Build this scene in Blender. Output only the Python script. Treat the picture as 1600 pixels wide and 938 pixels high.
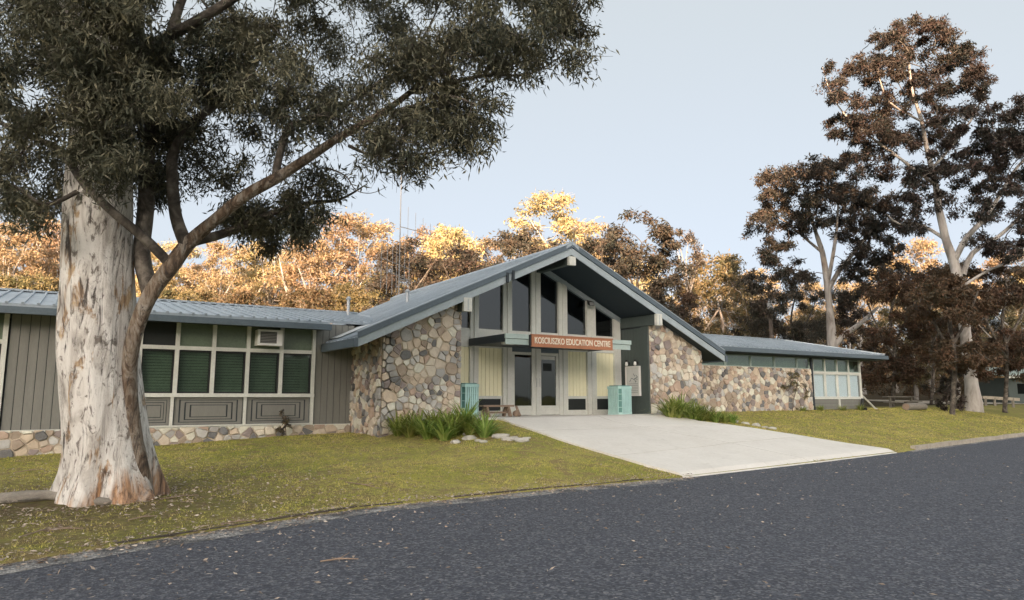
import bpy, bmesh, math, random
import numpy as np
from mathutils import Vector, Matrix, noise as mnoise

R = math.radians
for o in list(bpy.data.objects):
    bpy.data.objects.remove(o)
S = bpy.context.scene
COL = S.collection

# ------------------------------------------------------------------ camera
FPX = 1085.0                       # focal length in pixels of the 1600 px photograph
YAW = R(32.75); PITCH = math.atan(153 / FPX); CAMZ = 1.6
cam_d = bpy.data.cameras.new('camera'); cam = bpy.data.objects.new('camera', cam_d)
COL.objects.link(cam); S.camera = cam
cam_d.sensor_width = 36; cam_d.lens = FPX / 1600 * 36
cam_d.clip_start = 0.05; cam_d.clip_end = 6000
cam.location = (0, 0, CAMZ); cam.rotation_euler = (R(90) + PITCH, 0, -YAW)

# ------------------------------------------------------------------ sky, sun, exposure
SUN_EL = R(9.0); SUN_AZ = R(222.0)          # azimuth clockwise from +Y
TOSUN = Vector((math.sin(SUN_AZ) * math.cos(SUN_EL), math.cos(SUN_AZ) * math.cos(SUN_EL), math.sin(SUN_EL)))
w = bpy.data.worlds.new('World'); S.world = w; w.use_nodes = True
wn = w.node_tree.nodes; wl = w.node_tree.links; wn.clear()
sky = wn.new('ShaderNodeTexSky'); sky.sky_type = 'NISHITA'; sky.sun_disc = False
sky.sun_elevation = SUN_EL; sky.sun_rotation = SUN_AZ
sky.altitude = 0; sky.air_density = 0.2; sky.dust_density = 6.0; sky.ozone_density = 0.3
bg = wn.new('ShaderNodeBackground'); bg.inputs['Strength'].default_value = 0.15
wo = wn.new('ShaderNodeOutputWorld')
veil = wn.new('ShaderNodeMix'); veil.data_type = 'RGBA'; veil.inputs[0].default_value = 0.50      # thin high haze evenly over the whole sky
veil.inputs[7].default_value = (2.25, 2.36, 2.18, 1)
wl.new(sky.outputs[0], veil.inputs[6]); wl.new(veil.outputs[2], bg.inputs['Color']); wl.new(bg.outputs[0], wo.inputs['Surface'])
sd = bpy.data.lights.new('sun', 'SUN'); sun = bpy.data.objects.new('sun', sd); COL.objects.link(sun)
sd.energy = 5.0; sd.angle = R(0.6); sd.color = (1.0, 0.66, 0.40)
sun.rotation_euler = TOSUN.to_track_quat('Z', 'Y').to_euler()
sun.location = (-60, -60, 60)
S.view_settings.view_transform = 'Standard'; S.view_settings.look = 'None'
S.view_settings.gamma = 1.0; S.view_settings.use_curve_mapping = False
S.view_settings.exposure = 1.75

# ------------------------------------------------------------------ pixel helpers (photograph pixels -> directions)
FW = Vector((math.sin(YAW) * math.cos(PITCH), math.cos(YAW) * math.cos(PITCH), math.sin(PITCH)))
RT = Vector((math.cos(YAW), -math.sin(YAW), 0)); UP = RT.cross(FW); CAM = Vector((0, 0, CAMZ))
def ray(x, y): return FW * FPX + RT * (x - 800) - UP * (y - 469)
def at_depth(x, y, d): return CAM + ray(x, y) * (d / FPX)
def on_y(x, y, Y): d = ray(x, y); return CAM + d * (Y / d.y)
def on_ground(x, y):
    d = ray(x, y).normalized(); t = 3.0
    while t < 300:
        p = CAM + d * t
        if p.z <= ground_z(p.x, p.y): return Vector((p.x, p.y, ground_z(p.x, p.y)))
        t += 0.02 + t * 0.001
    return p

# ------------------------------------------------------------------ materials
def new_mat(name):
    m = bpy.data.materials.new(name); m.use_nodes = True
    n = m.node_tree.nodes; n.clear()
    out = n.new('ShaderNodeOutputMaterial'); b = n.new('ShaderNodeBsdfPrincipled')
    m.node_tree.links.new(b.outputs[0], out.inputs['Surface'])
    return m, n, m.node_tree.links, b, out
def coords(n, l, scale=(1, 1, 1), world=True):
    mp = n.new('ShaderNodeMapping'); mp.inputs['Scale'].default_value = scale
    if world:
        g = n.new('ShaderNodeNewGeometry'); l.new(g.outputs['Position'], mp.inputs['Vector'])
    else:
        g = n.new('ShaderNodeTexCoord'); l.new(g.outputs['Object'], mp.inputs['Vector'])
    return mp.outputs[0]
def noise(n, l, vec, scale, detail=4, rough=0.55, dist=0.0):
    t = n.new('ShaderNodeTexNoise'); t.inputs['Scale'].default_value = scale
    t.inputs['Detail'].default_value = detail; t.inputs['Roughness'].default_value = rough
    t.inputs['Distortion'].default_value = dist
    l.new(vec, t.inputs['Vector']); return t.outputs['Fac']
def ramp(n, l, fac, stops, interp='LINEAR'):
    r = n.new('ShaderNodeValToRGB'); r.color_ramp.interpolation = interp
    e = r.color_ramp.elements
    while len(e) < len(stops): e.new(0.5)
    for i, (p, c) in enumerate(stops):
        e[i].position = p; e[i].color = (*c, 1) if len(c) == 3 else c
    l.new(fac, r.inputs['Fac']); return r.outputs['Color']
def mixc(n, l, fac, a, b, mode='MIX'):
    m = n.new('ShaderNodeMix'); m.data_type = 'RGBA'; m.blend_type = mode
    for sock, v in ((m.inputs[0], fac), (m.inputs[6], a), (m.inputs[7], b)):
        if isinstance(v, (int, float)): sock.default_value = v
        elif isinstance(v, tuple): sock.default_value = (*v, 1)
        else: l.new(v, sock)
    return m.outputs[2]
def math_(n, l, op, a, b=0.0, clamp=False):
    m = n.new('ShaderNodeMath'); m.operation = op; m.use_clamp = clamp
    for s, v in ((m.inputs[0], a), (m.inputs[1], b)):
        if isinstance(v, (int, float)): s.default_value = v
        else: l.new(v, s)
    return m.outputs[0]
def bump(n, l, b, h, strength=0.3, dist=0.02):
    bp = n.new('ShaderNodeBump'); bp.inputs['Strength'].default_value = strength
    bp.inputs['Distance'].default_value = dist
    l.new(h, bp.inputs['Height']); l.new(bp.outputs[0], b.inputs['Normal'])
def simple(name, c, var=0.18, scale=3.0, rough=0.6, bumpk=0.1, metal=0.0, stretch=(1, 1, 1), spec=0.4):
    """Painted / plain surface with blotchy wear."""
    m, n, l, b, o = new_mat(name)
    v = coords(n, l, stretch)
    a = noise(n, l, v, scale, 6, 0.65); f = noise(n, l, v, scale * 9, 4)
    lo = tuple(x * (1 - var) for x in c); hi = tuple(min(1, x * (1 + var)) for x in c)
    col = ramp(n, l, a, [(0.3, lo), (0.7, hi)])
    col = mixc(n, l, 0.35, col, ramp(n, l, f, [(0.35, tuple(x * (1 - 1.3 * var) for x in c)), (0.65, hi)]))
    l.new(col, b.inputs['Base Color']); b.inputs['Roughness'].default_value = rough
    b.inputs['Metallic'].default_value = metal; b.inputs['Specular IOR Level'].default_value = spec
    rr = n.new('ShaderNodeMapRange'); rr.inputs[3].default_value = max(0, rough - 0.12); rr.inputs[4].default_value = min(1, rough + 0.12)
    l.new(a, rr.inputs[0]); l.new(rr.outputs[0], b.inputs['Roughness'])
    if bumpk: bump(n, l, b, f, bumpk, 0.01)
    return m
MAT = {}

def make_mats():
    # asphalt
    m, n, l, b, o = new_mat('asphalt'); v = coords(n, l)
    big = noise(n, l, coords(n, l, (.25, 1.0, 1)), 0.7, 6, 0.65, .5); mid = noise(n, l, v, 3.0, 4)
    vo = n.new('ShaderNodeTexVoronoi'); vo.inputs['Scale'].default_value = 42; l.new(v, vo.inputs['Vector'])
    vo2 = n.new('ShaderNodeTexVoronoi'); vo2.inputs['Scale'].default_value = 24; l.new(v, vo2.inputs['Vector'])
    sep = n.new('ShaderNodeSeparateColor'); l.new(vo.outputs['Color'], sep.inputs[0])
    sep2 = n.new('ShaderNodeSeparateColor'); l.new(vo2.outputs['Color'], sep2.inputs[0])
    base = ramp(n, l, big, [(0.3, (0.040, 0.045, 0.060)), (0.7, (0.070, 0.078, 0.106))])
    chip = ramp(n, l, sep.outputs[0], [(0.0, (0.012, 0.013, 0.018)), (0.45, (0.050, 0.056, 0.074)), (0.8, (0.14, 0.15, 0.178)), (1.0, (0.36, 0.36, 0.37))])
    c = mixc(n, l, 0.72, base, chip)
    c = mixc(n, l, 0.35, c, ramp(n, l, sep2.outputs[1], [(0.0, (0.027, 0.030, 0.042)), (0.8, (0.074, 0.083, 0.114)), (1.0, (0.211, 0.215, 0.228))]))
    c = mixc(n, l, math_(n, l, 'MULTIPLY', mid, 0.35), c, (0.037, 0.042, 0.057))
    l.new(c, b.inputs['Base Color']); b.inputs['Roughness'].default_value = 0.82
    bump(n, l, b, vo.outputs['Distance'], 0.7, 0.012); MAT['asphalt'] = m
    # gravel shoulder
    m, n, l, b, o = new_mat('gravel'); v = coords(n, l)
    vo = n.new('ShaderNodeTexVoronoi'); vo.inputs['Scale'].default_value = 38; l.new(v, vo.inputs['Vector'])
    sep = n.new('ShaderNodeSeparateColor'); l.new(vo.outputs['Color'], sep.inputs[0])
    c = ramp(n, l, sep.outputs[0], [(0.0, (0.10, 0.10, 0.10)), (0.5, (0.25, 0.25, 0.25)), (1.0, (0.48, 0.47, 0.45))])
    nn = noise(n, l, v, 2.2, 5); c = mixc(n, l, ramp(n, l, nn, [(0.42, (0, 0, 0)), (0.62, (0.8, 0.8, 0.8))]), c, (0.045, 0.046, 0.052))
    l.new(c, b.inputs['Base Color']); b.inputs['Roughness'].default_value = 0.9
    bump(n, l, b, vo.outputs['Distance'], 0.8, 0.02); MAT['gravel'] = m
    # lawn soil + thatch
    m, n, l, b, o = new_mat('turf'); v = coords(n, l)
    a = noise(n, l, v, 0.45, 6, 0.62, 0.4); f = noise(n, l, v, 9, 5, 0.7); g = noise(n, l, v, 60, 3, 0.7)
    c = ramp(n, l, a, [(0.28, (0.162, 0.199, 0.041)), (0.45, (0.297, 0.298, 0.068)), (0.6, (0.459, 0.398, 0.135)), (0.75, (0.540, 0.454, 0.203))])
    c = mixc(n, l, ramp(n, l, f, [(0.45, (0, 0, 0)), (0.7, (0.743, 0.781, 0.743))]), c, (0.101, 0.088, 0.041))
    c = mixc(n, l, 0.5, c, ramp(n, l, g, [(0.3, (0.135, 0.142, 0.041)), (0.7, (0.338, 0.327, 0.121))]))
    mo = noise(n, l, v, 2.4, 6, 0.72, 0.9); c = mixc(n, l, ramp(n, l, mo, [(0.47, (0, 0, 0)), (0.60, (0.85,) * 3)]), c, ramp(n, l, g, [(0.35, (0.15, 0.115, 0.06)), (0.65, (0.32, 0.25, 0.13))]))
    # bare leaf litter belt round the big gum and under the woods
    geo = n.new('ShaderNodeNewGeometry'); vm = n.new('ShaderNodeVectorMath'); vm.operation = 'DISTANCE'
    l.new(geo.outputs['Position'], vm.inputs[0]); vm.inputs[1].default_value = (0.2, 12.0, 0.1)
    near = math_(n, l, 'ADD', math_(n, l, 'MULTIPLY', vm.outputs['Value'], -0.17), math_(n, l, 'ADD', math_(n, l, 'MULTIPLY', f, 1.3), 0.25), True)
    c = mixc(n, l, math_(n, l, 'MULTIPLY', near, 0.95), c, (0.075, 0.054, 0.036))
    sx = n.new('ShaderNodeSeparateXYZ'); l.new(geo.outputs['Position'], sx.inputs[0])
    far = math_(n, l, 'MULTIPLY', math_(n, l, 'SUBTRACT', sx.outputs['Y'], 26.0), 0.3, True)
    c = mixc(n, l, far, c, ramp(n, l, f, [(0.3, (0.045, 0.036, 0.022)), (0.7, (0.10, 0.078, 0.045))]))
    l.new(c, b.inputs['Base Color']); b.inputs['Roughness'].default_value = 0.95; b.inputs['Specular IOR Level'].default_value = 0.1
    bump(n, l, b, f, 0.6, 0.04); MAT['turf'] = m
    # grass blades
    m, n, l, b, o = new_mat('grass_blades'); v = coords(n, l)
    a = noise(n, l, v, 0.8, 7, 0.68, 0.6); f = noise(n, l, v, 22, 3, 0.7)
    g = n.new('ShaderNodeNewGeometry')
    c = ramp(n, l, a, [(0.3, (0.17, 0.22, 0.035)), (0.45, (0.38, 0.38, 0.075)), (0.56, (0.56, 0.49, 0.14)), (0.72, (0.66, 0.55, 0.24))])
    c = mixc(n, l, 0.42, c, ramp(n, l, g.outputs['Random Per Island'], [(0.0, (0.12, 0.16, 0.028)), (0.45, (0.32, 0.33, 0.06)), (0.8, (0.50, 0.44, 0.13)), (1.0, (0.66, 0.56, 0.28))]))
    mo = noise(n, l, v, 2.4, 6, 0.72, 0.9); c = mixc(n, l, ramp(n, l, mo, [(0.47, (0, 0, 0)), (0.60, (0.75,) * 3)]), c, ramp(n, l, g.outputs['Random Per Island'], [(0.0, (0.20, 0.16, 0.07)), (1.0, (0.58, 0.47, 0.25))]))
    l.new(c, b.inputs['Base Color']); b.inputs['Roughness'].default_value = 0.7; b.inputs['Specular IOR Level'].default_value = 0.2
    MAT['grass'] = m
    # concrete
    m, n, l, b, o = new_mat('concrete'); v = coords(n, l)
    a = noise(n, l, v, 0.7, 6, 0.65); f = noise(n, l, v, 14, 5, 0.7); st = noise(n, l, v, 2.7, 5, 0.7, 1.0)
    c = ramp(n, l, a, [(0.3, (0.68, 0.65, 0.605)), (0.7, (0.80, 0.775, 0.735))])
    c = mixc(n, l, ramp(n, l, st, [(0.55, (0, 0, 0)), (0.75, (0.45, 0.45, 0.45))]), c, (0.46, 0.43, 0.385))
    c = mixc(n, l, 0.25, c, ramp(n, l, f, [(0.3, (0.50, 0.48, 0.44)), (0.7, (0.80, 0.78, 0.74))]))
    l.new(c, b.inputs['Base Color']); b.inputs['Roughness'].default_value = 0.85
    bump(n, l, b, f, 0.25, 0.01); MAT['concrete'] = m
    # stones
    m, n, l, b, o = new_mat('field_stone'); v = coords(n, l)
    oi = n.new('ShaderNodeObjectInfo'); g = n.new('ShaderNodeNewGeometry')
    r = math_(n, l, 'FRACT', math_(n, l, 'ADD', oi.outputs['Random'], g.outputs['Random Per Island']))
    c = ramp(n, l, r, [(0.0, (0.430, 0.354, 0.284)), (0.11, (0.700, 0.619, 0.521)), (0.22, (0.440, 0.435, 0.430)), (0.33, (0.548, 0.419, 0.338)), (0.43, (0.780, 0.775, 0.678)), (0.54, (0.181, 0.187, 0.197)),
                       (0.63, (0.678, 0.570, 0.451)), (0.72, (0.602, 0.602, 0.592)), (0.81, (0.322, 0.273, 0.268)), (0.90, (0.764, 0.700, 0.592))], 'CONSTANT')
    a = noise(n, l, v, 5.5, 6, 0.7, 0.6); f = noise(n, l, v, 45, 4, 0.7)
    c = mixc(n, l, ramp(n, l, a, [(0.35, (0.75, 0.75, 0.75)), (0.65, (0.0, 0.0, 0.0))]), c, mixc(n, l, 1.0, c, (0.74, 0.70, 0.67), 'MULTIPLY'))
    c = mixc(n, l, ramp(n, l, f, [(0.5, (0, 0, 0)), (0.75, (0.5, 0.5, 0.5))]), c, (0.42, 0.38, 0.31))
    l.new(c, b.inputs['Base Color']); b.inputs['Roughness'].default_value = 0.85
    h = math_(n, l, 'ADD', a, math_(n, l, 'MULTIPLY', f, 0.3)); bump(n, l, b, h, 0.7, 0.03); MAT['stone'] = m
    MAT['mortar'] = simple('mortar', (0.54, 0.46, 0.365), 0.25, 4, 0.95, 0.5)
    # white rocks
    MAT['rock'] = simple('pale_rock', (0.47, 0.455, 0.42), 0.3, 7, 0.85, 0.6)
    MAT['cladding'] = simple('grey_cladding_paint', (0.205, 0.205, 0.188), 0.12, 2.0, 0.62, 0.08, stretch=(3, 3, 0.5))
    MAT['cladding_dark'] = simple('dark_green_cladding_paint', (0.068, 0.087, 0.084), 0.15, 2.0, 0.6, 0.08, stretch=(3, 3, 0.5))
    MAT['trim'] = simple('pale_grey_trim_paint', (0.62, 0.63, 0.59), 0.12, 2.5, 0.5, 0.06)
    MAT['trim_green'] = simple('pale_green_fascia_paint', (0.405, 0.499, 0.479), 0.12, 2.5, 0.5, 0.06)
    MAT['fascia'] = simple('slate_fascia_paint', (0.105, 0.138, 0.170), 0.15, 2.0, 0.45, 0.05)
    MAT['fascia_dark'] = simple('dark_fascia_paint', (0.032, 0.042, 0.052), 0.15, 2.0, 0.5, 0.05)
    MAT['barge'] = simple('grey_barge_paint', (0.36, 0.42, 0.46), 0.15, 2.0, 0.45, 0.05)
    MAT['soffit'] = simple('dark_soffit_paint', (0.028, 0.042, 0.056), 0.15, 2.0, 0.7, 0.05)
    MAT['yellow'] = simple('cream_panel_paint', (0.88, 0.84, 0.60), 0.05, 2.0, 0.8, 0.05)
    MAT['vent'] = simple('black_vent', (0.018, 0.022, 0.022), 0.2, 3, 0.6, 0.05)
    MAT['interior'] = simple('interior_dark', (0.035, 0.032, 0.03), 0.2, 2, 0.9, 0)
    MAT['timber'] = simple('warm_timber', (0.30, 0.15, 0.06), 0.25, 3, 0.6, 0.1, stretch=(0.4, 3, 3))
    MAT['green_panel'] = simple('green_spandrel_panel', (0.13, 0.17, 0.12), 0.2, 2.5, 0.35, 0.03)
    MAT['pale_green_panel'] = simple('pale_green_panel', (0.33, 0.41, 0.385), 0.15, 2.5, 0.4, 0.03)
    MAT['blind'] = simple('green_blind', (0.20, 0.25, 0.195), 0.2, 3, 0.6, 0)
    MAT['blue_blind'] = simple('pale_blue_blind', (0.70, 0.76, 0.79), 0.06, 3, 0.6, 0)
    MAT['bin'] = simple('turquoise_bin_paint', (0.42, 0.64, 0.62), 0.12, 4, 0.45, 0.05)
    MAT['bin_dark'] = simple('teal_bin_paint', (0.09, 0.24, 0.22), 0.12, 4, 0.45, 0.05)
    MAT['old_wood'] = simple('weathered_wood', (0.273, 0.202, 0.150), 0.35, 4, 0.85, 0.5, stretch=(1, 6, 6))
    MAT['grey_wood'] = simple('silvered_wood', (0.24, 0.22, 0.19), 0.35, 4, 0.88, 0.6, stretch=(1, 5, 5))
    MAT['white'] = simple('white_plastic', (0.78, 0.78, 0.76), 0.06, 4, 0.45, 0.02)
    MAT['paper'] = simple('printed_paper', (0.62, 0.63, 0.62), 0.10, 5, 0.5, 0)
    MAT['ink'] = simple('grey_ink', (0.17, 0.20, 0.21), 0.3, 9, 0.6, 0)
    MAT['sign'] = simple('brown_sign_board', (0.42, 0.185, 0.10), 0.18, 4, 0.55, 0.1)
    MAT['letter'] = simple('cream_lettering', (0.80, 0.72, 0.60), 0.05, 6, 0.5, 0)
    MAT['black'] = simple('black_plastic', (0.02, 0.02, 0.022), 0.2, 5, 0.5, 0.02)
    MAT['galv'] = simple('galvanised_steel', (0.46, 0.48, 0.50), 0.2, 5, 0.45, 0.05, 0.6)
    MAT['mast'] = simple('dull_mast_steel', (0.20, 0.21, 0.22), 0.2, 5, 0.6, 0.05)
    MAT['joint'] = simple('joint_filler', (0.50, 0.475, 0.43), 0.2, 5, 0.9, 0.1)
    MAT['kerb'] = simple('kerb_concrete', (0.40, 0.36, 0.30), 0.3, 3, 0.9, 0.5)
    MAT['earth_edge'] = simple('crumbling_edge', (0.075, 0.062, 0.048), 0.5, 5, 0.95, 0.8)
    MAT['shade_hill'] = simple('shade_hill_olive', (0.06, 0.06, 0.035), 0.4, 0.05, 0.95, 0)
    MAT['pole'] = simple('grey_pole_wood', (0.17, 0.14, 0.12), 0.3, 3, 0.9, 0.3, stretch=(6, 6, 1))
    MAT['skylight'] = simple('pale_roof_patch', (0.62, 0.64, 0.65), 0.12, 3, 0.4, 0.03)
    # metal roof
    m, n, l, b, o = new_mat('metal_roof'); v = coords(n, l)
    a = noise(n, l, v, 0.9, 6, 0.65); f = noise(n, l, v, 7, 5, 0.7)
    c = ramp(n, l, a, [(0.3, (0.30, 0.355, 0.405)), (0.7, (0.42, 0.475, 0.525))])
    c = mixc(n, l, ramp(n, l, f, [(0.5, (0, 0, 0)), (0.75, (0.4, 0.4, 0.4))]), c, (0.19, 0.20, 0.205))
    l.new(c, b.inputs['Base Color']); b.inputs['Metallic'].default_value = 0.35
    l.new(ramp(n, l, f, [(0.3, (0.30,) * 3), (0.7, (0.5,) * 3)]), b.inputs['Roughness']); MAT['roof'] = m
    # glass: thin pane, tinted, reflecting the sky
    for nm, tint, k in (('glass', (0.74, 0.80, 0.76), 1.0), ('dark_glass', (0.28, 0.30, 0.33), 1.0), ('pale_glass', (0.92, 0.95, 0.96), 1.0)):
        m = bpy.data.materials.new(nm); m.use_nodes = True; n = m.node_tree.nodes; l = m.node_tree.links; n.clear()
        o = n.new('ShaderNodeOutputMaterial'); mx = n.new('ShaderNodeMixShader'); tr = n.new('ShaderNodeBsdfTransparent'); gl = n.new('ShaderNodeBsdfGlossy')
        fr = n.new('ShaderNodeLayerWeight'); fr.inputs['Blend'].default_value = 0.5
        tr.inputs['Color'].default_value = (*tint, 1); gl.inputs['Roughness'].default_value = 0.03; gl.inputs['Color'].default_value = (0.9, 0.93, 0.95, 1)
        v = coords(n, l); bp = n.new('ShaderNodeBump'); bp.inputs['Strength'].default_value = 0.05; bp.inputs['Distance'].default_value = 0.05
        l.new(noise(n, l, v, 1.3, 2), bp.inputs['Height']); l.new(bp.outputs[0], gl.inputs['Normal'])
        l.new(math_(n, l, 'ADD', math_(n, l, 'MULTIPLY', math_(n, l, 'POWER', fr.outputs['Facing'], 5.0), 0.95), 0.085 * k), mx.inputs[0]); l.new(tr.outputs[0], mx.inputs[1]); l.new(gl.outputs[0], mx.inputs[2]); l.new(mx.outputs[0], o.inputs['Surface'])
        MAT[nm] = m
    # bark of the big gum: smooth cream-grey with dark streaks, orange fresh bark low down
    m, n, l, b, o = new_mat('gum_bark'); v = coords(n, l, (1, 1, 0.28)); vi = coords(n, l)
    a = noise(n, l, v, 3.6, 8, 0.68, 1.2); s = noise(n, l, coords(n, l, (1, 1, 0.10)), 8, 7, 0.72, 1.6); k = noise(n, l, coords(n, l, (1, 1, 0.40)), 1.9, 5, 0.62, 1.4)
    f = noise(n, l, vi, 30, 4, 0.7); bl = noise(n, l, coords(n, l, (1, 1, 0.45)), 7.5, 5, 0.65, 1.5)
    c = ramp(n, l, a, [(0.30, (0.30, 0.275, 0.255)), (0.43, (0.54, 0.51, 0.475)), (0.52, (0.70, 0.675, 0.64)), (0.66, (0.80, 0.78, 0.75)), (0.78, (0.56, 0.50, 0.43))])
    c = mixc(n, l, ramp(n, l, bl, [(0.36, (0.9,) * 3), (0.45, (0.0,) * 3)]), c, (0.15, 0.125, 0.105))
    c = mixc(n, l, ramp(n, l, s, [(0.36, (0.92,) * 3), (0.45, (0.0,) * 3)]), c, (0.045, 0.034, 0.028))
    c = mixc(n, l, ramp(n, l, k, [(0.58, (0.0,) * 3), (0.63, (0.9,) * 3)]), c, ramp(n, l, s, [(0.38, (0.05, 0.036, 0.028)), (0.48, (0.30, 0.18, 0.09)), (0.6, (0.52, 0.38, 0.22))]))
    geo = n.new('ShaderNodeNewGeometry'); sx = n.new('ShaderNodeSeparateXYZ'); l.new(geo.outputs['Position'], sx.inputs[0])
    low = math_(n, l, 'ADD', math_(n, l, 'MULTIPLY', sx.outputs['Z'], -0.75), math_(n, l, 'MULTIPLY', k, 2.3))      # peeling skirt
    sd2 = math_(n, l, 'MULTIPLY', math_(n, l, 'SUBTRACT', sx.outputs['X'], 0.72), 0.55)
    low = math_(n, l, 'SUBTRACT', math_(n, l, 'ADD', low, sd2), 0.62, True)
    c = mixc(n, l, ramp(n, l, low, [(0.15, (0,) * 3), (0.5, (0.9,) * 3)]), c, ramp(n, l, s, [(0.30, (0.035, 0.024, 0.018)), (0.45, (0.20, 0.105, 0.055)), (0.56, (0.50, 0.27, 0.13)), (0.72, (0.62, 0.46, 0.32))]))
    l.new(c, b.inputs['Base Color']); b.inputs['Roughness'].default_value = 0.8
    h = math_(n, l, 'ADD', s, math_(n, l, 'MULTIPLY', f, 0.35)); bump(n, l, b, h, 0.8, 0.05); MAT['bark'] = m
    m, n, l, b, o = new_mat('stem_bark'); v = coords(n, l, (1, 1, 0.35)); vi = coords(n, l)
    a = noise(n, l, v, 5, 7, 0.68, 1.4); s = noise(n, l, coords(n, l, (1, 1, 0.2)), 11, 6, 0.7, 1.5); f = noise(n, l, vi, 28, 4)
    c = ramp(n, l, a, [(0.34, (0.035, 0.027, 0.022)), (0.45, (0.12, 0.08, 0.052)), (0.53, (0.22, 0.18, 0.14)), (0.64, (0.33, 0.30, 0.265)), (0.75, (0.20, 0.18, 0.155))])
    c = mixc(n, l, ramp(n, l, s, [(0.36, (0.95,) * 3), (0.47, (0.0,) * 3)]), c, (0.035, 0.027, 0.022))
    l.new(c, b.inputs['Base Color']); b.inputs['Roughness'].default_value = 0.85; bump(n, l, b, math_(n, l, 'ADD', s, math_(n, l, 'MULTIPLY', f, .3)), 0.8, 0.04); MAT['stem_bark'] = m
    # thinner limbs of the big gum: darker, brownish
    m, n, l, b, o = new_mat('limb_bark'); vi = coords(n, l)
    a = noise(n, l, vi, 4, 6, 0.65, 0.5); f = noise(n, l, vi, 26, 4)
    c = ramp(n, l, a, [(0.35, (0.032, 0.027, 0.024)), (0.5, (0.085, 0.072, 0.060)), (0.68, (0.22, 0.195, 0.165))])
    l.new(c, b.inputs['Base Color']); b.inputs['Roughness'].default_value = 0.85; bump(n, l, b, f, 0.4, 0.02); MAT['limb'] = m
    # pale bark of distant gums
    m, n, l, b, o = new_mat('pale_gum_bark'); v = coords(n, l, (1, 1, 0.3))
    a = noise(n, l, v, 1.6, 6, 0.65, 0.6)
    c = ramp(n, l, a, [(0.3, (0.13, 0.115, 0.10)), (0.5, (0.40, 0.37, 0.345)), (0.7, (0.60, 0.575, 0.55))])
    l.new(c, b.inputs['Base Color']); b.inputs['Roughness'].default_value = 0.85; bump(n, l, b, a, 0.4, 0.05); MAT['pale_bark'] = m
    # foliage
    def leaf(name, cols, trans=0.25, ns=0.6):
        m, n, l, b, o = new_mat(name); g = n.new('ShaderNodeNewGeometry'); v = coords(n, l)
        c = ramp(n, l, g.outputs['Random Per Island'], [(i / (len(cols) - 1), x) for i, x in enumerate(cols)])
        a = noise(n, l, v, ns, 4); c = mixc(n, l, ramp(n, l, a, [(0.35, (0.0,) * 3), (0.65, (0.55,) * 3)]), c, cols[-1])
        oi = n.new('ShaderNodeObjectInfo'); hs = n.new('ShaderNodeHueSaturation')
        mr = n.new('ShaderNodeMapRange'); mr.inputs[3].default_value = 0.470; mr.inputs[4].default_value = 0.515; l.new(oi.outputs['Random'], mr.inputs[0]); l.new(mr.outputs[0], hs.inputs['Hue'])
        mr2 = n.new('ShaderNodeMapRange'); mr2.inputs[3].default_value = 0.8; mr2.inputs[4].default_value = 1.2; l.new(oi.outputs['Random'], mr2.inputs[0]); l.new(mr2.outputs[0], hs.inputs['Value'])
        l.new(c, hs.inputs['Color']); c = hs.outputs[0]
        l.new(c, b.inputs['Base Color']); b.inputs['Roughness'].default_value = 0.55; b.inputs['Specular IOR Level'].default_value = 0.3
        t = n.new('ShaderNodeBsdfTranslucent'); l.new(c, t.inputs['Color'])
        mx = n.new('ShaderNodeMixShader'); mx.inputs[0].default_value = trans
        l.new(b.outputs[0], mx.inputs[1]); l.new(t.outputs[0], mx.inputs[2]); l.new(mx.outputs[0], o.inputs['Surface'])
        MAT[name] = m
    leaf('gum_leaves', [(0.022, 0.029, 0.022), (0.048, 0.058, 0.042), (0.088, 0.096, 0.068), (0.17, 0.155, 0.10)], 0.2, 1.2)
    leaf('bush_leaves', [(0.055, 0.070, 0.036), (0.12, 0.125, 0.065), (0.19, 0.17, 0.09), (0.27, 0.20, 0.10)], 0.25)
    leaf('sunlit_leaves', [(0.14, 0.145, 0.08), (0.29, 0.265, 0.15), (0.45, 0.375, 0.22), (0.56, 0.42, 0.24)], 0.25)  # low sun's gold put into the colour: lightened leaves for the lit trees
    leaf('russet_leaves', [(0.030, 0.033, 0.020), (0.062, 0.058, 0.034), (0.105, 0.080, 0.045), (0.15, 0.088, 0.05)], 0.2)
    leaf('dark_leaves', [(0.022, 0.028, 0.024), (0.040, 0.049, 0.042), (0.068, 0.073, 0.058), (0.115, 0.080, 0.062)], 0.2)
    leaf('strap_leaves', [(0.065, 0.13, 0.022), (0.12, 0.22, 0.035), (0.21, 0.31, 0.06), (0.36, 0.41, 0.13)], 0.2, 3)
    leaf('litter', [(0.10, 0.07, 0.045), (0.24, 0.18, 0.12), (0.40, 0.34, 0.27), (0.52, 0.47, 0.40)], 0.0, 3)
make_mats()

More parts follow.
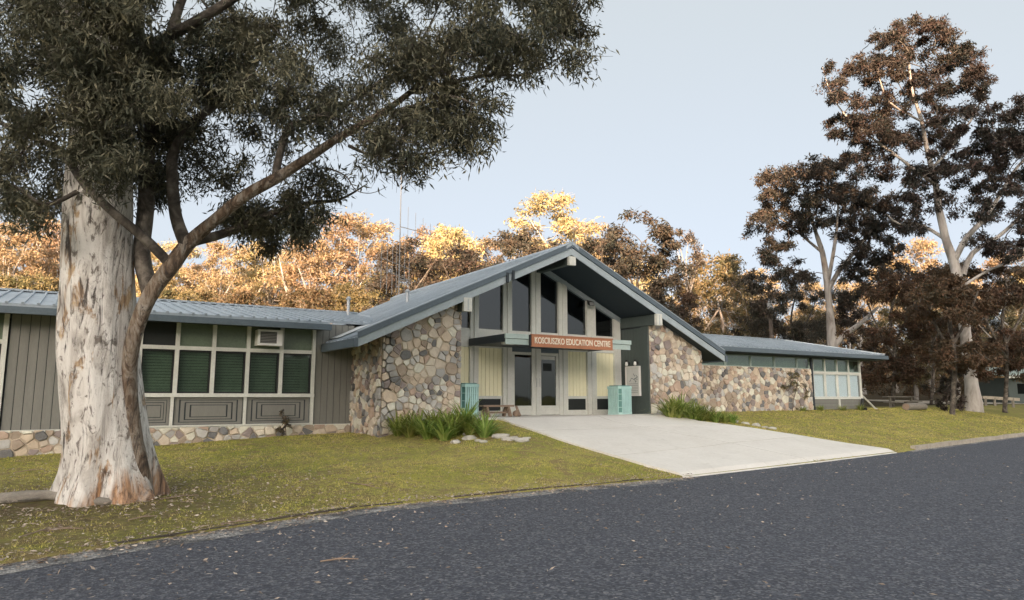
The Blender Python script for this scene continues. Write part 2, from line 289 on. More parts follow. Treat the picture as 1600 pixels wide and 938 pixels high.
# ------------------------------------------------------------------ mesh building
class MB:
    def __init__(s): s.v = []; s.f = []
    def quad_prism(s, poly, d):
        """poly: list of Vectors (planar), extruded by vector d."""
        k = len(s.v); n = len(poly); d = Vector(d)
        s.v += [Vector(p) for p in poly] + [Vector(p) + d for p in poly]
        s.f.append(tuple(range(k + n - 1, k - 1, -1))); s.f.append(tuple(range(k + n, k + 2 * n)))
        for i in range(n):
            j = (i + 1) % n; s.f.append((k + i, k + j, k + n + j, k + n + i))
        return s
    def box(s, x0, x1, y0, y1, z0, z1):
        return s.quad_prism([(x0, y0, z0), (x1, y0, z0), (x1, y1, z0), (x0, y1, z0)], (0, 0, z1 - z0))
    def bar(s, a, b, wd, ht, up=(0, 0, 1)):
        a = Vector(a); b = Vector(b); t = (b - a).normalized(); u = Vector(up)
        sd_ = t.cross(u).normalized(); u = sd_.cross(t).normalized()
        c = [a + sd_ * wd / 2 * i + u * ht / 2 * j for i, j in ((-1, -1), (1, -1), (1, 1), (-1, 1))]
        return s.quad_prism(c, b - a)
    def tube(s, pts, radii, n=8, cap=True, wob=0.0, seed=0):
        pts = [Vector(p) for p in pts]; k0 = len(s.v); prev = None
        for i, p in enumerate(pts):
            t = (pts[min(i + 1, len(pts) - 1)] - pts[max(i - 1, 0)]).normalized()
            if prev is None:
                a = Vector((1, 0, 0)) if abs(t.x) < 0.9 else Vector((0, 1, 0))
                u = (a - t * a.dot(t)).normalized()
            else:
                u = (prev - t * prev.dot(t)); u = u.normalized() if u.length > 1e-6 else t.orthogonal().normalized()
            prev = u; v = t.cross(u)
            for j in range(n):
                an = 2 * math.pi * j / n; r = radii[i]
                if wob: r *= 1 + wob * mnoise.noise(Vector((p.x * 1.3 + math.cos(an) * 1.5 + seed, p.y * 1.3 + math.sin(an) * 1.5, p.z * 0.8)))
                s.v.append(p + (u * math.cos(an) + v * math.sin(an)) * r)
        for i in range(len(pts) - 1):
            for j in range(n):
                a = k0 + i * n + j; b = k0 + i * n + (j + 1) % n
                s.f.append((a, b, b + n, a + n))
        if cap:
            s.f.append(tuple(range(k0 + n - 1, k0 - 1, -1))); e = k0 + (len(pts) - 1) * n; s.f.append(tuple(range(e, e + n)))
        return s
    def mesh(s, name, org=(0, 0, 0)):
        o = Vector(org); me = bpy.data.meshes.new(name)
        me.from_pydata([tuple(Vector(p) - o) for p in s.v], [], s.f); me.update(); return me
WORLD = {}
def put(name, me, mat, parent=None, loc=(0, 0, 0), smooth=False):
    o = bpy.data.objects.new(name, me); COL.objects.link(o)
    if mat is not None and me is not None and not me.materials: me.materials.append(MAT[mat] if isinstance(mat, str) else mat)
    WORLD[o] = Vector(loc)
    if parent: o.parent = parent; o.location = Vector(loc) - WORLD[parent]
    else: o.location = loc
    if smooth: me.polygons.foreach_set('use_smooth', [True] * len(me.polygons))
    return o
def part(name, mb, mat, parent=None, smooth=False, org=None):
    """World-space builder -> object; its origin is the centre of its bounds unless given."""
    if org is None:
        xs = [p[0] for p in mb.v]; ys = [p[1] for p in mb.v]; zs = [p[2] for p in mb.v]
        org = ((min(xs) + max(xs)) / 2, (min(ys) + max(ys)) / 2, min(zs))
    return put(name, mb.mesh(name, org), mat, parent, org, smooth)
def tag(o, label=None, cat=None, group=None, kind=None):
    if label: o['label'] = label
    if cat: o['category'] = cat
    if group: o['group'] = group
    if kind: o['kind'] = kind
    return o
def thing(name, loc, label, cat, group=None):
    o = bpy.data.objects.new(name, None); COL.objects.link(o); o.location = loc; WORLD[o] = Vector(loc)
    o.empty_display_size = 0.3
    return tag(o, label, cat, group)
def copy_tree(o, loc, rz=0.0, sc=(1, 1, 1), label=None, group=None):
    c = o.copy(); COL.objects.link(c); c.location = loc; c.rotation_euler = (0, 0, rz); c.scale = sc; WORLD[c] = Vector(loc)
    if label: c['label'] = label
    if group: c['group'] = group
    for ch in list(o.children):
        d = ch.copy(); COL.objects.link(d); d.parent = c
    return c
def np_mesh(name, V, F4, smooth=False):
    """Quads from numpy arrays."""
    me = bpy.data.meshes.new(name); nv = len(V); nf = len(F4); k = F4.shape[1]
    me.vertices.add(nv); me.vertices.foreach_set('co', V.astype(np.float32).ravel())
    me.loops.add(nf * k); me.loops.foreach_set('vertex_index', F4.astype(np.int32).ravel())
    me.polygons.add(nf); me.polygons.foreach_set('loop_start', np.arange(0, nf * k, k, dtype=np.int32))
    try: me.polygons.foreach_set('loop_total', np.full(nf, k, dtype=np.int32))
    except Exception: pass
    me.update(calc_edges=True); me.validate()
    if smooth: me.polygons.foreach_set('use_smooth', [True] * nf)
    return me
def leaf_arrays(cen, dirs, ln, wd, rng):
    """Lanceolate leaves: one bent diamond each."""
    n = len(cen); d = dirs / np.linalg.norm(dirs, axis=1, keepdims=True)
    q = rng.normal(size=(n, 3)); sd_ = np.cross(d, q); sd_ /= np.linalg.norm(sd_, axis=1, keepdims=True) + 1e-9
    nrm = np.cross(d, sd_); ln = ln.reshape(-1, 1); wd = wd.reshape(-1, 1)
    a = cen; t = cen + d * ln; mid = cen + d * ln * 0.42 + nrm * ln * 0.06
    V = np.stack([a, mid + sd_ * wd / 2, t, mid - sd_ * wd / 2], 1).reshape(-1, 3)
    return V, np.arange(4 * n).reshape(-1, 4)

# ------------------------------------------------------------------ terrain
EDGE = [(-300, -60), (-60, -6), (-20, 4.2), (-8, 6.6), (-0.37, 8.51), (1.27, 9.11), (3.77, 9.92), (6.51, 10.10), (10.77, 10.25), (16, 10.8), (21.06, 11.45), (34.2, 13.35), (60, 17.5), (140, 33), (400, 90)]
BASEZ = [(-60, -0.6), (-20, -0.15), (-8, 0.05), (-1, 0.25), (5, 0.55), (7.3, 0.60), (9.6, 0.98), (17, 1.02), (29, 1.06), (33, 1.04), (42, 0.98), (80, 1.1), (400, 4)]
BASEY = [(-60, 20), (6.0, 20), (8.0, 17.2), (9.6, 16.7), (18, 16.7), (19.5, 18.0), (22, 19.4), (34, 19.4), (42, 20.5), (80, 30), (400, 110)]
def lerp(tab, x):
    if x <= tab[0][0]: return tab[0][1]
    for (a, u), (b, v) in zip(tab, tab[1:]):
        if x <= b: return u + (v - u) * (x - a) / (b - a)
    return tab[-1][1]
def ground_z(x, y):
    e = lerp(EDGE, x)
    if y < e: return 0.0
    t = min(1.0, (y - e) / max(1.0, lerp(BASEY, x) - e))
    z = 0.035 + (lerp(BASEZ, x) - 0.035) * (t ** 0.95)
    if t < 0.98: z += 0.035 * mnoise.noise(Vector((x * 0.45, y * 0.45, 0))) * min(1, t * 6)
    if y > 34: z += (y - 34) * 0.055 + max(0, y - 90) * 0.08
    return z
def build_ground():
    xs = [-900, -500, -300, -200, -130, -80] + [-50 + i * 2.5 for i in range(14)] + [-15 + i * 0.6 for i in range(100)] + [46 + i * 3 for i in range(25)] + [130, 180, 260, 400, 650, 1000]
    ss = [-900, -400, -150, -60, -14, -0.02, 0.0, 0.12, 0.3, 0.6] + [0.9 + i * 0.5 for i in range(26)] + [15, 17, 20, 25, 32, 42, 55, 75, 100, 140, 220, 400, 900]
    V = []; F = []
    for x in xs:
        e = lerp(EDGE, x)
        for s in ss:
            y = e + s
            z = -0.12 if s < -10 else (-0.10 if s < 0 else ground_z(x, y + 1e-4))
            V.append((x, y, min(z, 40)))
    m = len(ss)
    for i in range(len(xs) - 1):
        for j in range(m - 1):
            F.append((i * m + j, (i + 1) * m + j, (i + 1) * m + j + 1, i * m + j + 1))
    me = bpy.data.meshes.new('ground'); me.from_pydata(V, [], F); me.update()
    tag(put('ground', me, 'turf', smooth=True), kind='structure')
    # road: sheet that follows the edge, 9.5 m wide
    def strip(name, s0, s1, z0, z1, mat, x0=-60, x1=150, jag=0.0, rows=2, thick=0.0):
        V = []; F = []; n = 0; x = x0; rnd = random.Random(5)
        while x <= x1:
            e = lerp(EDGE, x)
            for r in range(rows):
                s = s0 + (s1 - s0) * r / (rows - 1); j = 0
                if r == 0: j = jag * (mnoise.noise(Vector((x * 0.9, 3.3, 0))) + 0.6 * mnoise.noise(Vector((x * 4, 1.3, 0))))
                if r == rows - 1: j = 0.25 * jag * mnoise.noise(Vector((x * 2.3, 9.3, 0)))
                V.append((x, e + s + j, z0 + (z1 - z0) * r / (rows - 1)))
            n += 1; x += 0.12 if -12 < x < 45 else 1.5
        for i in range(n - 1):
            for r in range(rows - 1):
                a = i * rows + r; F.append((a, a + rows, a + rows + 1, a + 1))
        me = bpy.data.meshes.new(name); me.from_pydata(V, [], F); me.update()
        return tag(put(name, me, mat), kind='structure')
    strip('road', -14, 0.02, 0.0, 0.0, 'asphalt')
    strip('gravel_shoulder', -0.42, 0.01, 0.004, 0.012, 'gravel', -30, 10.6, 0.10)
    strip('gravel_shoulder', -0.22, 0.01, 0.004, 0.012, 'gravel', 21.5, 60, 0.06)
build_ground()

def pix_poly(pts): return [on_ground(*p) for p in pts]
def build_apron():
    # concrete apron: left edge and right edge traced on the slope, skinned with a grid
    L = [(775, 652.5), (800, 664), (860, 684), (940, 709), (1010, 730), (1068, 747)]
    Rr = [(1030, 651), (1090, 660), (1160, 669), (1240, 681), (1330, 696), (1400, 707.5)]
    def interp(P, t):
        t *= len(P) - 1; i = min(int(t), len(P) - 2); return P[i].lerp(P[i + 1], t - i)
    Lp = pix_poly(L); Rp = pix_poly(Rr)
    Lp[0] = Vector((10.5, 17.5, 1.0)); Rp[0] = Vector((17.6, 17.5, 1.0))
    nu, nv = 24, 30; V = []; F = []
    for j in range(nv + 1):
        a = interp(Lp, j / nv); b = interp(Rp, j / nv)
        for i in range(nu + 1):
            p = a.lerp(b, i / nu)
            e = lerp(EDGE, p.x)
            if j == nv: p.y = e - 0.03
            z = ground_z(p.x, max(p.y, e + 0.001)) + 0.05
            if j == nv: z = 0.012
            V.append((p.x, p.y, z))
    for j in range(nv):
        for i in range(nu):
            k = j * (nu + 1) + i; F.append((k, k + nu + 1, k + nu + 2, k + 1))
    # skirt so the slab has a visible edge
    k0 = len(V); per = [j * (nu + 1) for j in range(nv + 1)] + [nv * (nu + 1) + i for i in range(1, nu + 1)] + [j * (nu + 1) + nu for j in range(nv - 1, -1, -1)]
    for p in per: V.append((V[p][0], V[p][1], V[p][2] - 0.25))
    for i in range(len(per) - 1): F.append((per[i], k0 + i, k0 + i + 1, per[i + 1]))
    me = bpy.data.meshes.new('concrete_apron'); me.from_pydata(V, [], F); me.update()
    ap = tag(put('concrete_apron', me, 'concrete', smooth=False), kind='structure')
    for ids in ([j * (nu + 1) + 12 for j in range(nv + 1)], [10 * (nu + 1) + i for i in range(nu + 1)], [20 * (nu + 1) + i for i in range(nu + 1)]):
        jb = MB()
        for a_, b_ in zip(ids, ids[1:]): jb.bar(Vector(V[a_]) + Vector((0, 0, .0005)), Vector(V[b_]) + Vector((0, 0, .0005)), .016, .006)
        part('expansion_joint', jb, 'joint', ap)
    # landing slab under the porch
    mb = MB().box(9.66, 17.14, 17.0, 19.5, 0.6, 1.03)
    tag(part('porch_slab', mb, 'concrete'), kind='structure')
build_apron()

def build_kerb():
    # pale kerb stones along the right-hand lawn; each a separate block
    k = tag(put('kerb', None, None, None, (24, 11.9, 0)), kind='structure')
    x = 22.2; rnd = random.Random(3)
    while x < 60:
        ln = rnd.uniform(0.85, 1.3); a = Vector((x, lerp(EDGE, x) + 0.05, 0.02)); b = Vector((x + ln - 0.03, lerp(EDGE, x + ln) + 0.05, 0.02))
        hh = rnd.uniform(0.10, 0.13)
        part('kerb_stone', MB().bar(a + Vector((0, 0, hh / 2 - 0.03)), b + Vector((0, 0, hh / 2 - 0.03 + rnd.uniform(-.01, .01))), 0.16, hh + 0.06), 'kerb', k); x += ln
    # low crumbling asphalt lip on the left lawn
    k = tag(put('lawn_edging', None, None, None, (4, 9.9, 0)), kind='structure')
    x = -12.0
    while x < 10.3:
        ln = rnd.uniform(0.5, 1.4)
        if rnd.random() < 0.86:
            a = Vector((x, lerp(EDGE, x) + 0.03, 0.02)); b = Vector((x + ln - 0.05, lerp(EDGE, x + ln) + 0.03 + rnd.uniform(-.02, .02), 0.02))
            part('edging_piece', MB().bar(a, b, 0.05, 0.058 + rnd.uniform(-.02, .02)), 'earth_edge', k)
        x += ln
build_kerb()

def build_shade_hill():
    # unseen ridge added behind the camera, shaped to keep the forecourt in shade
    to = Vector((TOSUN.x, TOSUN.y, 0)).normalized(); sd_ = Vector((-to.y, to.x, 0))
    # crest heights set across the ridge to choose which trees catch the sun
    CR = [(-900, 40), (-400, 82), (-60, 93), (-20, 95), (-6, 99), (8, 102.5), (15, 103.2), (19.5, 107.5), (40, 108.5), (100, 108), (400, 92), (900, 40)]
    V = []; F = []; U = [-900 + i * 39 for i in range(20)] + [-118 + i * 6 for i in range(42)] + [150 + i * 39 for i in range(20)]
    D = [(130, 0.0), (200, 0.08), (280, 0.28), (360, 0.55), (440, 0.85), (500, 1.0), (560, 1.0), (700, 0.8), (1000, -0.05)]
    for u in U:
        for d, h in D:
            p = to * d + sd_ * u
            wob = 1.6 * mnoise.noise(Vector((u * 0.05, d * 0.02, 5))) + 0.8 * mnoise.noise(Vector((u * 0.17, d * 0.05, 2)))
            V.append((p.x, p.y, h * lerp(CR, u) - 1 + (wob if h > .5 else 0)))
    m = len(D)
    for i in range(len(U) - 1):
        for j in range(m - 1): F.append((i * m + j, i * m + j + 1, (i + 1) * m + j + 1, (i + 1) * m + j))
    me = bpy.data.meshes.new('shade_hill'); me.from_pydata(V, [], F); me.update()
    tag(put('shade_hill', me, 'shade_hill', smooth=True), kind='structure')
build_shade_hill()

# ------------------------------------------------------------------ building
XM = 13.42                                    # gable axis
SL = 0.458                                    # roof slope of the gable
ZU = 6.20                                     # underside of the roof deck at the ridge
YB, YF, YG, YL, YR = 17.3, 17.8, 19.3, 20.0, 19.58
def zu(x): return ZU - SL * abs(x - XM)
B = thing('visitor_centre', (XM, YF, 1.0), 'low stone and timber building with big glazed entrance gable and blue grey metal roofs', 'building')

def voronoi_cells(poly, size, rnd, sx=1.0):
    """Convex polygon -> irregular convex cells (lists of (u,v))."""
    us = [p[0] for p in poly]; vs = [p[1] for p in poly]
    u0, u1, v0, v1 = min(us), max(us), min(vs), max(vs)
    pts = []; m = size * 1.5; tries = 0
    while tries < 4000 + 60 * (u1 - u0) * (v1 - v0) / size ** 2:
        tries += 1; q = (rnd.uniform(u0 - .1, u1 + .1), rnd.uniform(v0 - .1, v1 + .1)); rad = size * rnd.choice((.36, .5, .72, 1.0, 1.35))
        if all(((q[0] - p[0]) / sx) ** 2 + (q[1] - p[1]) ** 2 > ((rad + p[2]) / 2) ** 2 for p in pts): pts.append((q[0], q[1], rad))
    cells = []
    def clip(P, a, b, c):
        out = []
        for i in range(len(P)):
            p, q = P[i], P[(i + 1) % len(P)]
            dp = a * p[0] + b * p[1] - c; dq = a * q[0] + b * q[1] - c
            if dp <= 0: out.append(p)
            if dp * dq < 0:
                t = dp / (dp - dq); out.append((p[0] + (q[0] - p[0]) * t, p[1] + (q[1] - p[1]) * t))
        return out
    # polygon half planes (counter-clockwise input)
    hp = []
    for i in range(len(poly)):
        p, q = poly[i], poly[(i + 1) % len(poly)]
        a, b = (q[1] - p[1]), -(q[0] - p[0]); hp.append((a, b, a * p[0] + b * p[1]))
    for i, p in enumerate(pts):
        P = [(p[0] - 3 * m, p[1] - 3 * m), (p[0] + 3 * m, p[1] - 3 * m), (p[0] + 3 * m, p[1] + 3 * m), (p[0] - 3 * m, p[1] + 3 * m)]
        near = sorted((q for k, q in enumerate(pts) if k != i and abs(q[0] - p[0]) < 4 * m and abs(q[1] - p[1]) < 4 * m), key=lambda q: (q[0] - p[0]) ** 2 + (q[1] - p[1]) ** 2)[:18]
        for q in near:
            a, b = q[0] - p[0], q[1] - p[1]; c = (q[0] ** 2 + q[1] ** 2 - p[0] ** 2 - p[1] ** 2 + .12 * (p[2] ** 2 - q[2] ** 2)) / 2
            P = clip(P, a, b, c)
            if len(P) < 3: break
        for h in hp:
            if len(P) < 3: break
            P = clip(P, *h)
        if len(P) < 3: continue
        A = 0.5 * sum(P[k][0] * P[(k + 1) % len(P)][1] - P[(k + 1) % len(P)][0] * P[k][1] for k in range(len(P)))
        if abs(A) > 0.004: cells.append((abs(A), P))
    return cells
def stone_mb(P, to3, rnd, joint=0.014, mb=None):
    """A chunky stone on the cell P, proud of the wall."""
    mb = mb or MB(); n0 = len(P); cu = sum(p[0] for p in P) / n0; cv = sum(p[1] for p in P) / n0
    # cut the corners so that stones are not crisp polygons
    Q = []
    for i in range(n0):
        a, b = P[i], P[(i + 1) % n0]
        for t in (0.045, 0.955): Q.append((a[0] + (b[0] - a[0]) * t, a[1] + (b[1] - a[1]) * t))
    n = len(Q); rad = max(0.03, sum(math.hypot(q[0] - cu, q[1] - cv) for q in Q) / n)
    k1 = max(0.55, 1 - joint / rad); dep = rnd.uniform(0.015, 0.07); tu, tv = rnd.uniform(-.10, .10), rnd.uniform(-.10, .10)
    k = len(mb.v)
    for s, d in ((k1, -0.02), (k1 * 0.97, dep * 0.6), (k1 * 0.86, dep)):
        for q in Q:
            du, dv = (q[0] - cu) * s, (q[1] - cv) * s
            j = rnd.uniform(-.006, .006) if d > 0 else 0
            mb.v.append(to3(cu + du, cv + dv, d + j + (du * tu + dv * tv if d > 0 else 0)))
    for r in range(2):
        for i in range(n):
            j = (i + 1) % n; a = k + r * n
            mb.f.append((a + i, a + j, a + n + j, a + n + i))
    mb.f.append(tuple(range(k + 2 * n, k + 3 * n)))
    return mb
def stone_wall(poly, to3, size, seed, keep, thick_vec, sx=1.2):
    rnd = random.Random(seed)
    back = MB().quad_prism([to3(u, v, 0) for u, v in poly], thick_vec)
    wall = part('stone_wall', back, 'mortar', B)
    cells = sorted(voronoi_cells(poly, size, rnd, sx), key=lambda c: -c[0])
    rest = MB()
    for i, (A, P) in enumerate(cells):
        if i < keep:
            part('stone', stone_mb(P, to3, rnd), 'stone', wall, smooth=False)
        else: stone_mb(P, to3, rnd, mb=rest)
    if rest.v: tag(part('small_stones', rest, 'stone', wall), kind='stuff')
    return len(cells)
def build_walls():
    fr = lambda Y: (lambda u, v, d: Vector((u, Y - d, v)))
    # gable fronts
    stone_wall([(7.25, 0.3), (9.68, 0.3), (9.68, zu(9.68)), (7.25, zu(7.25))], fr(YF), 0.30, 1, 100, (0, 0.35, 0))
    stone_wall([(17.15, 0.6), (19.75, 0.6), (19.75, zu(19.75)), (17.15, zu(17.15))], fr(YF), 0.30, 2, 75, (0, 0.35, 0))
    # return of the left pier, facing the left wing
    stone_wall([(-20.05, 0.2), (-YF, 0.2), (-YF, zu(7.25)), (-20.05, zu(7.25))], lambda u, v, d: Vector((7.25 - d, -u, v)), 0.30, 3, 30, (0.3, 0, 0))
    # right wing
    stone_wall([(19.8, 0.6), (28.97, 0.6), (28.97, 2.92), (19.8, 2.92)], fr(YR), 0.30, 4, 75, (0, 0.3, 0))
    # plinth below the left wing
    stone_wall([(-9.0, -0.2), (7.2, -0.2), (7.2, 0.85), (-9.0, 0.85)], fr(YL), 0.27, 5, 20, (0, 0.25, 0), 1.7)
    # closing walls not seen from the front (side, rear)
    part('rear_wall', MB().box(-9, 33, 30.5, 30.7, 0, 4.2), 'cladding', B)
    part('end_wall', MB().box(32.8, 33.0, YR + 0.02, 30.4, 0.5, 3.4), 'cladding', B)
    part('end_wall', MB().box(-9.2, -9.0, YL + 0.02, 30.4, -0.3, 3.6), 'cladding', B)
    part('side_wall', MB().box(19.45, 19.75, YF + 0.36, YR - 0.02, 0.6, 3.25), 'mortar', B)
    # left wing cladding boards
    core = part('cladding_wall', MB().box(-9, 7.2, YL + 0.04, YL + 0.18, 0.84, 3.75).__class__().box(-1.13, 1.57, YL + 0.04, YL + 0.18, 0.84, 3.75), 'fascia_dark', B)
    core2 = part('cladding_wall', MB().box(6.1, 7.22, YL + 0.04, YL + 0.18, 0.84, 3.75), 'fascia_dark', B)
    pm = MB().box(-0.088, 0.088, -0.02, 0.03, 0, 2.88).mesh('plank'); pm.materials.append(MAT['cladding'])
    for c, x0, n in ((core, -1.02, 14), (core2, 6.21, 6)):
        for i in range(n):
            put('plank', pm, None, c, (x0 + i * 0.19, YL + 0.035 + 0.004 * (i % 3), 0.86))
    part('fascia_strip', MB().box(-9, 7.2, YL - 0.012, YL + 0.03, 0.80, 0.858), 'trim', B)
    # dark return wall beside the porch, vertical boards
    ret = part('porch_side_wall', MB().box(17.13, 17.28, YF + 0.355, YG + 0.3, 1.0, zu(17.15) - 0.02), 'fascia_dark', B)
    qm = MB().box(-0.03, 0.02, -0.072, 0.072, 0, 3.02).mesh('plank'); qm.materials.append(MAT['cladding_dark'])
    for i in range(8): put('plank', qm, None, ret, (17.125 + 0.003 * (i % 2), YF + 0.09 + i * 0.152 + 0.34 - 0.0, 1.035))
    part('corner_board', MB().box(17.075, 17.148, YF + 0.0, YF + 0.345, 1.03, 4.1), 'cladding_dark', B)
    ret2 = part('porch_side_wall', MB().box(9.50, 9.66, YF + 0.36, YG + 0.3, 1.0, zu(9.6) - 0.02), 'cladding_dark', B)
build_walls()

def window_unit(x0, x1, z0, z1, y, fw=0.05, fd=0.09, glass='glass', frame='trim', blind=None, name='window', slat=0.075):
    """frame ring > pane (+ blind)"""
    f = MB().box(x0, x0 + fw, y - fd / 2, y + fd / 2, z0, z1).box(x1 - fw, x1, y - fd / 2, y + fd / 2, z0, z1)
    f.box(x0 + fw, x1 - fw, y - fd / 2 + .002, y + fd / 2 - .002, z0, z0 + fw).box(x0 + fw, x1 - fw, y - fd / 2 + .002, y + fd / 2 - .002, z1 - fw, z1)
    fo = part(name, f, frame, B)
    part('pane', MB().box(x0 + fw - 0.01, x1 - fw + 0.01, y - 0.004, y + 0.004, z0 + fw - 0.01, z1 - fw + 0.01), glass, fo)
    if blind:
        mb = MB(); z = z0 + fw
        while z < z1 - fw:
            mb.quad_prism([(x0 + fw, y + 0.10, z), (x1 - fw, y + 0.10, z), (x1 - fw, y + 0.10 + 0.03, z + slat * 0.9), (x0 + fw, y + 0.10 + 0.03, z + slat * 0.9)], (0, 0.004, 0.0)); z += slat
        part('blind', mb, blind, fo)
    return fo
def build_left_windows():
    for X in ([1.6, 2.46, 3.35, 4.23, 5.13, 6.04], [-5.6, -4.72, -3.84, -2.96, -2.08, -1.2]):
        # full height dividers and rails
        for i, x in enumerate(X):
            part('mullion', MB().box(x - 0.05, x + 0.05, YL - 0.05, YL + 0.10, 1.72, 3.55), 'trim', B)
        part('sill', MB().box(X[0] - 0.05, X[-1] + 0.05, YL - 0.075, YL + 0.11, 1.62, 1.72), 'trim', B)
        part('transom', MB().box(X[0] + 0.051, X[-1] - 0.051, YL - 0.045, YL + 0.09, 2.85, 2.95), 'trim', B)
        for i, (a, b) in enumerate(zip(X, X[1:])):
            window_unit(a + 0.052, b - 0.052, 1.723, 2.847, YL + 0.035, 0.035, 0.06, 'glass', 'black' if i != 9 else 'trim', 'blind')
            part('spandrel_panel', MB().box(a + 0.052, b - 0.052, YL + 0.02, YL + 0.045, 2.953, 3.55), ['vent', 'green_panel', 'green_panel', 'green_panel', 'green_panel'][i], B)
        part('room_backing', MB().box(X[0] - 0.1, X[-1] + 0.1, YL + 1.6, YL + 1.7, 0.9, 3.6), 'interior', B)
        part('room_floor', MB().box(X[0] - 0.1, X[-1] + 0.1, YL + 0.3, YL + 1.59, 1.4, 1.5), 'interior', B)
        # lower stepped panels, two bays wide
        lay = [X[-1], X[-1] - 1.82, X[-1] - 3.62, X[0]]
        for b, a in zip(lay, lay[1:]):
            if b - a < 0.3: a = b - 0.8
            p = part('lower_panel', MB().box(a + 0.04, b - 0.04, YL + 0.032, YL + 0.06, 0.90, 1.62), 'fascia_dark', B)
            zc0, zc1 = 0.90, 1.62
            ms = [0.012, 0.085, 0.150, 0.215, 0.280]
            for k in range(4):
                kx = 2.0 if b - a > 1.2 else 1.0
                def rc(m_): return a + 0.04 + m_ * kx, b - 0.04 - m_ * kx, zc0 + m_, zc1 - m_
                a2, b2, c2, d2 = rc(ms[k]); a3, b3, c3, d3 = rc(ms[k + 1] - 0.018)
                if b3 - a3 < 0.05: break
                y0 = YL + 0.019 - 0.006 * k; y1 = YL + 0.03
                if k == 3: r = MB().box(a2, b2, y0, y1, c2, d2)
                else: r = MB().box(a2, b2, y0, y1, c2, c3).box(a2, b2, y0, y1, d3, d2).box(a2, a3, y0, y1, c3, d3).box(b3, b2, y0, y1, c3, d3)
                part('panel_step', r, 'cladding', p)
            part('post', MB().box(b - 0.038, b + 0.038 if b < X[-1] else b + 0.05, YL - 0.045, YL + 0.07, 0.86, 1.62), 'trim', B)
        part('bottom_rail', MB().box(X[0] - 0.05, X[-1] - 0.04, YL - 0.05, YL + 0.065, 0.86, 0.90), 'trim', B)
build_left_windows()

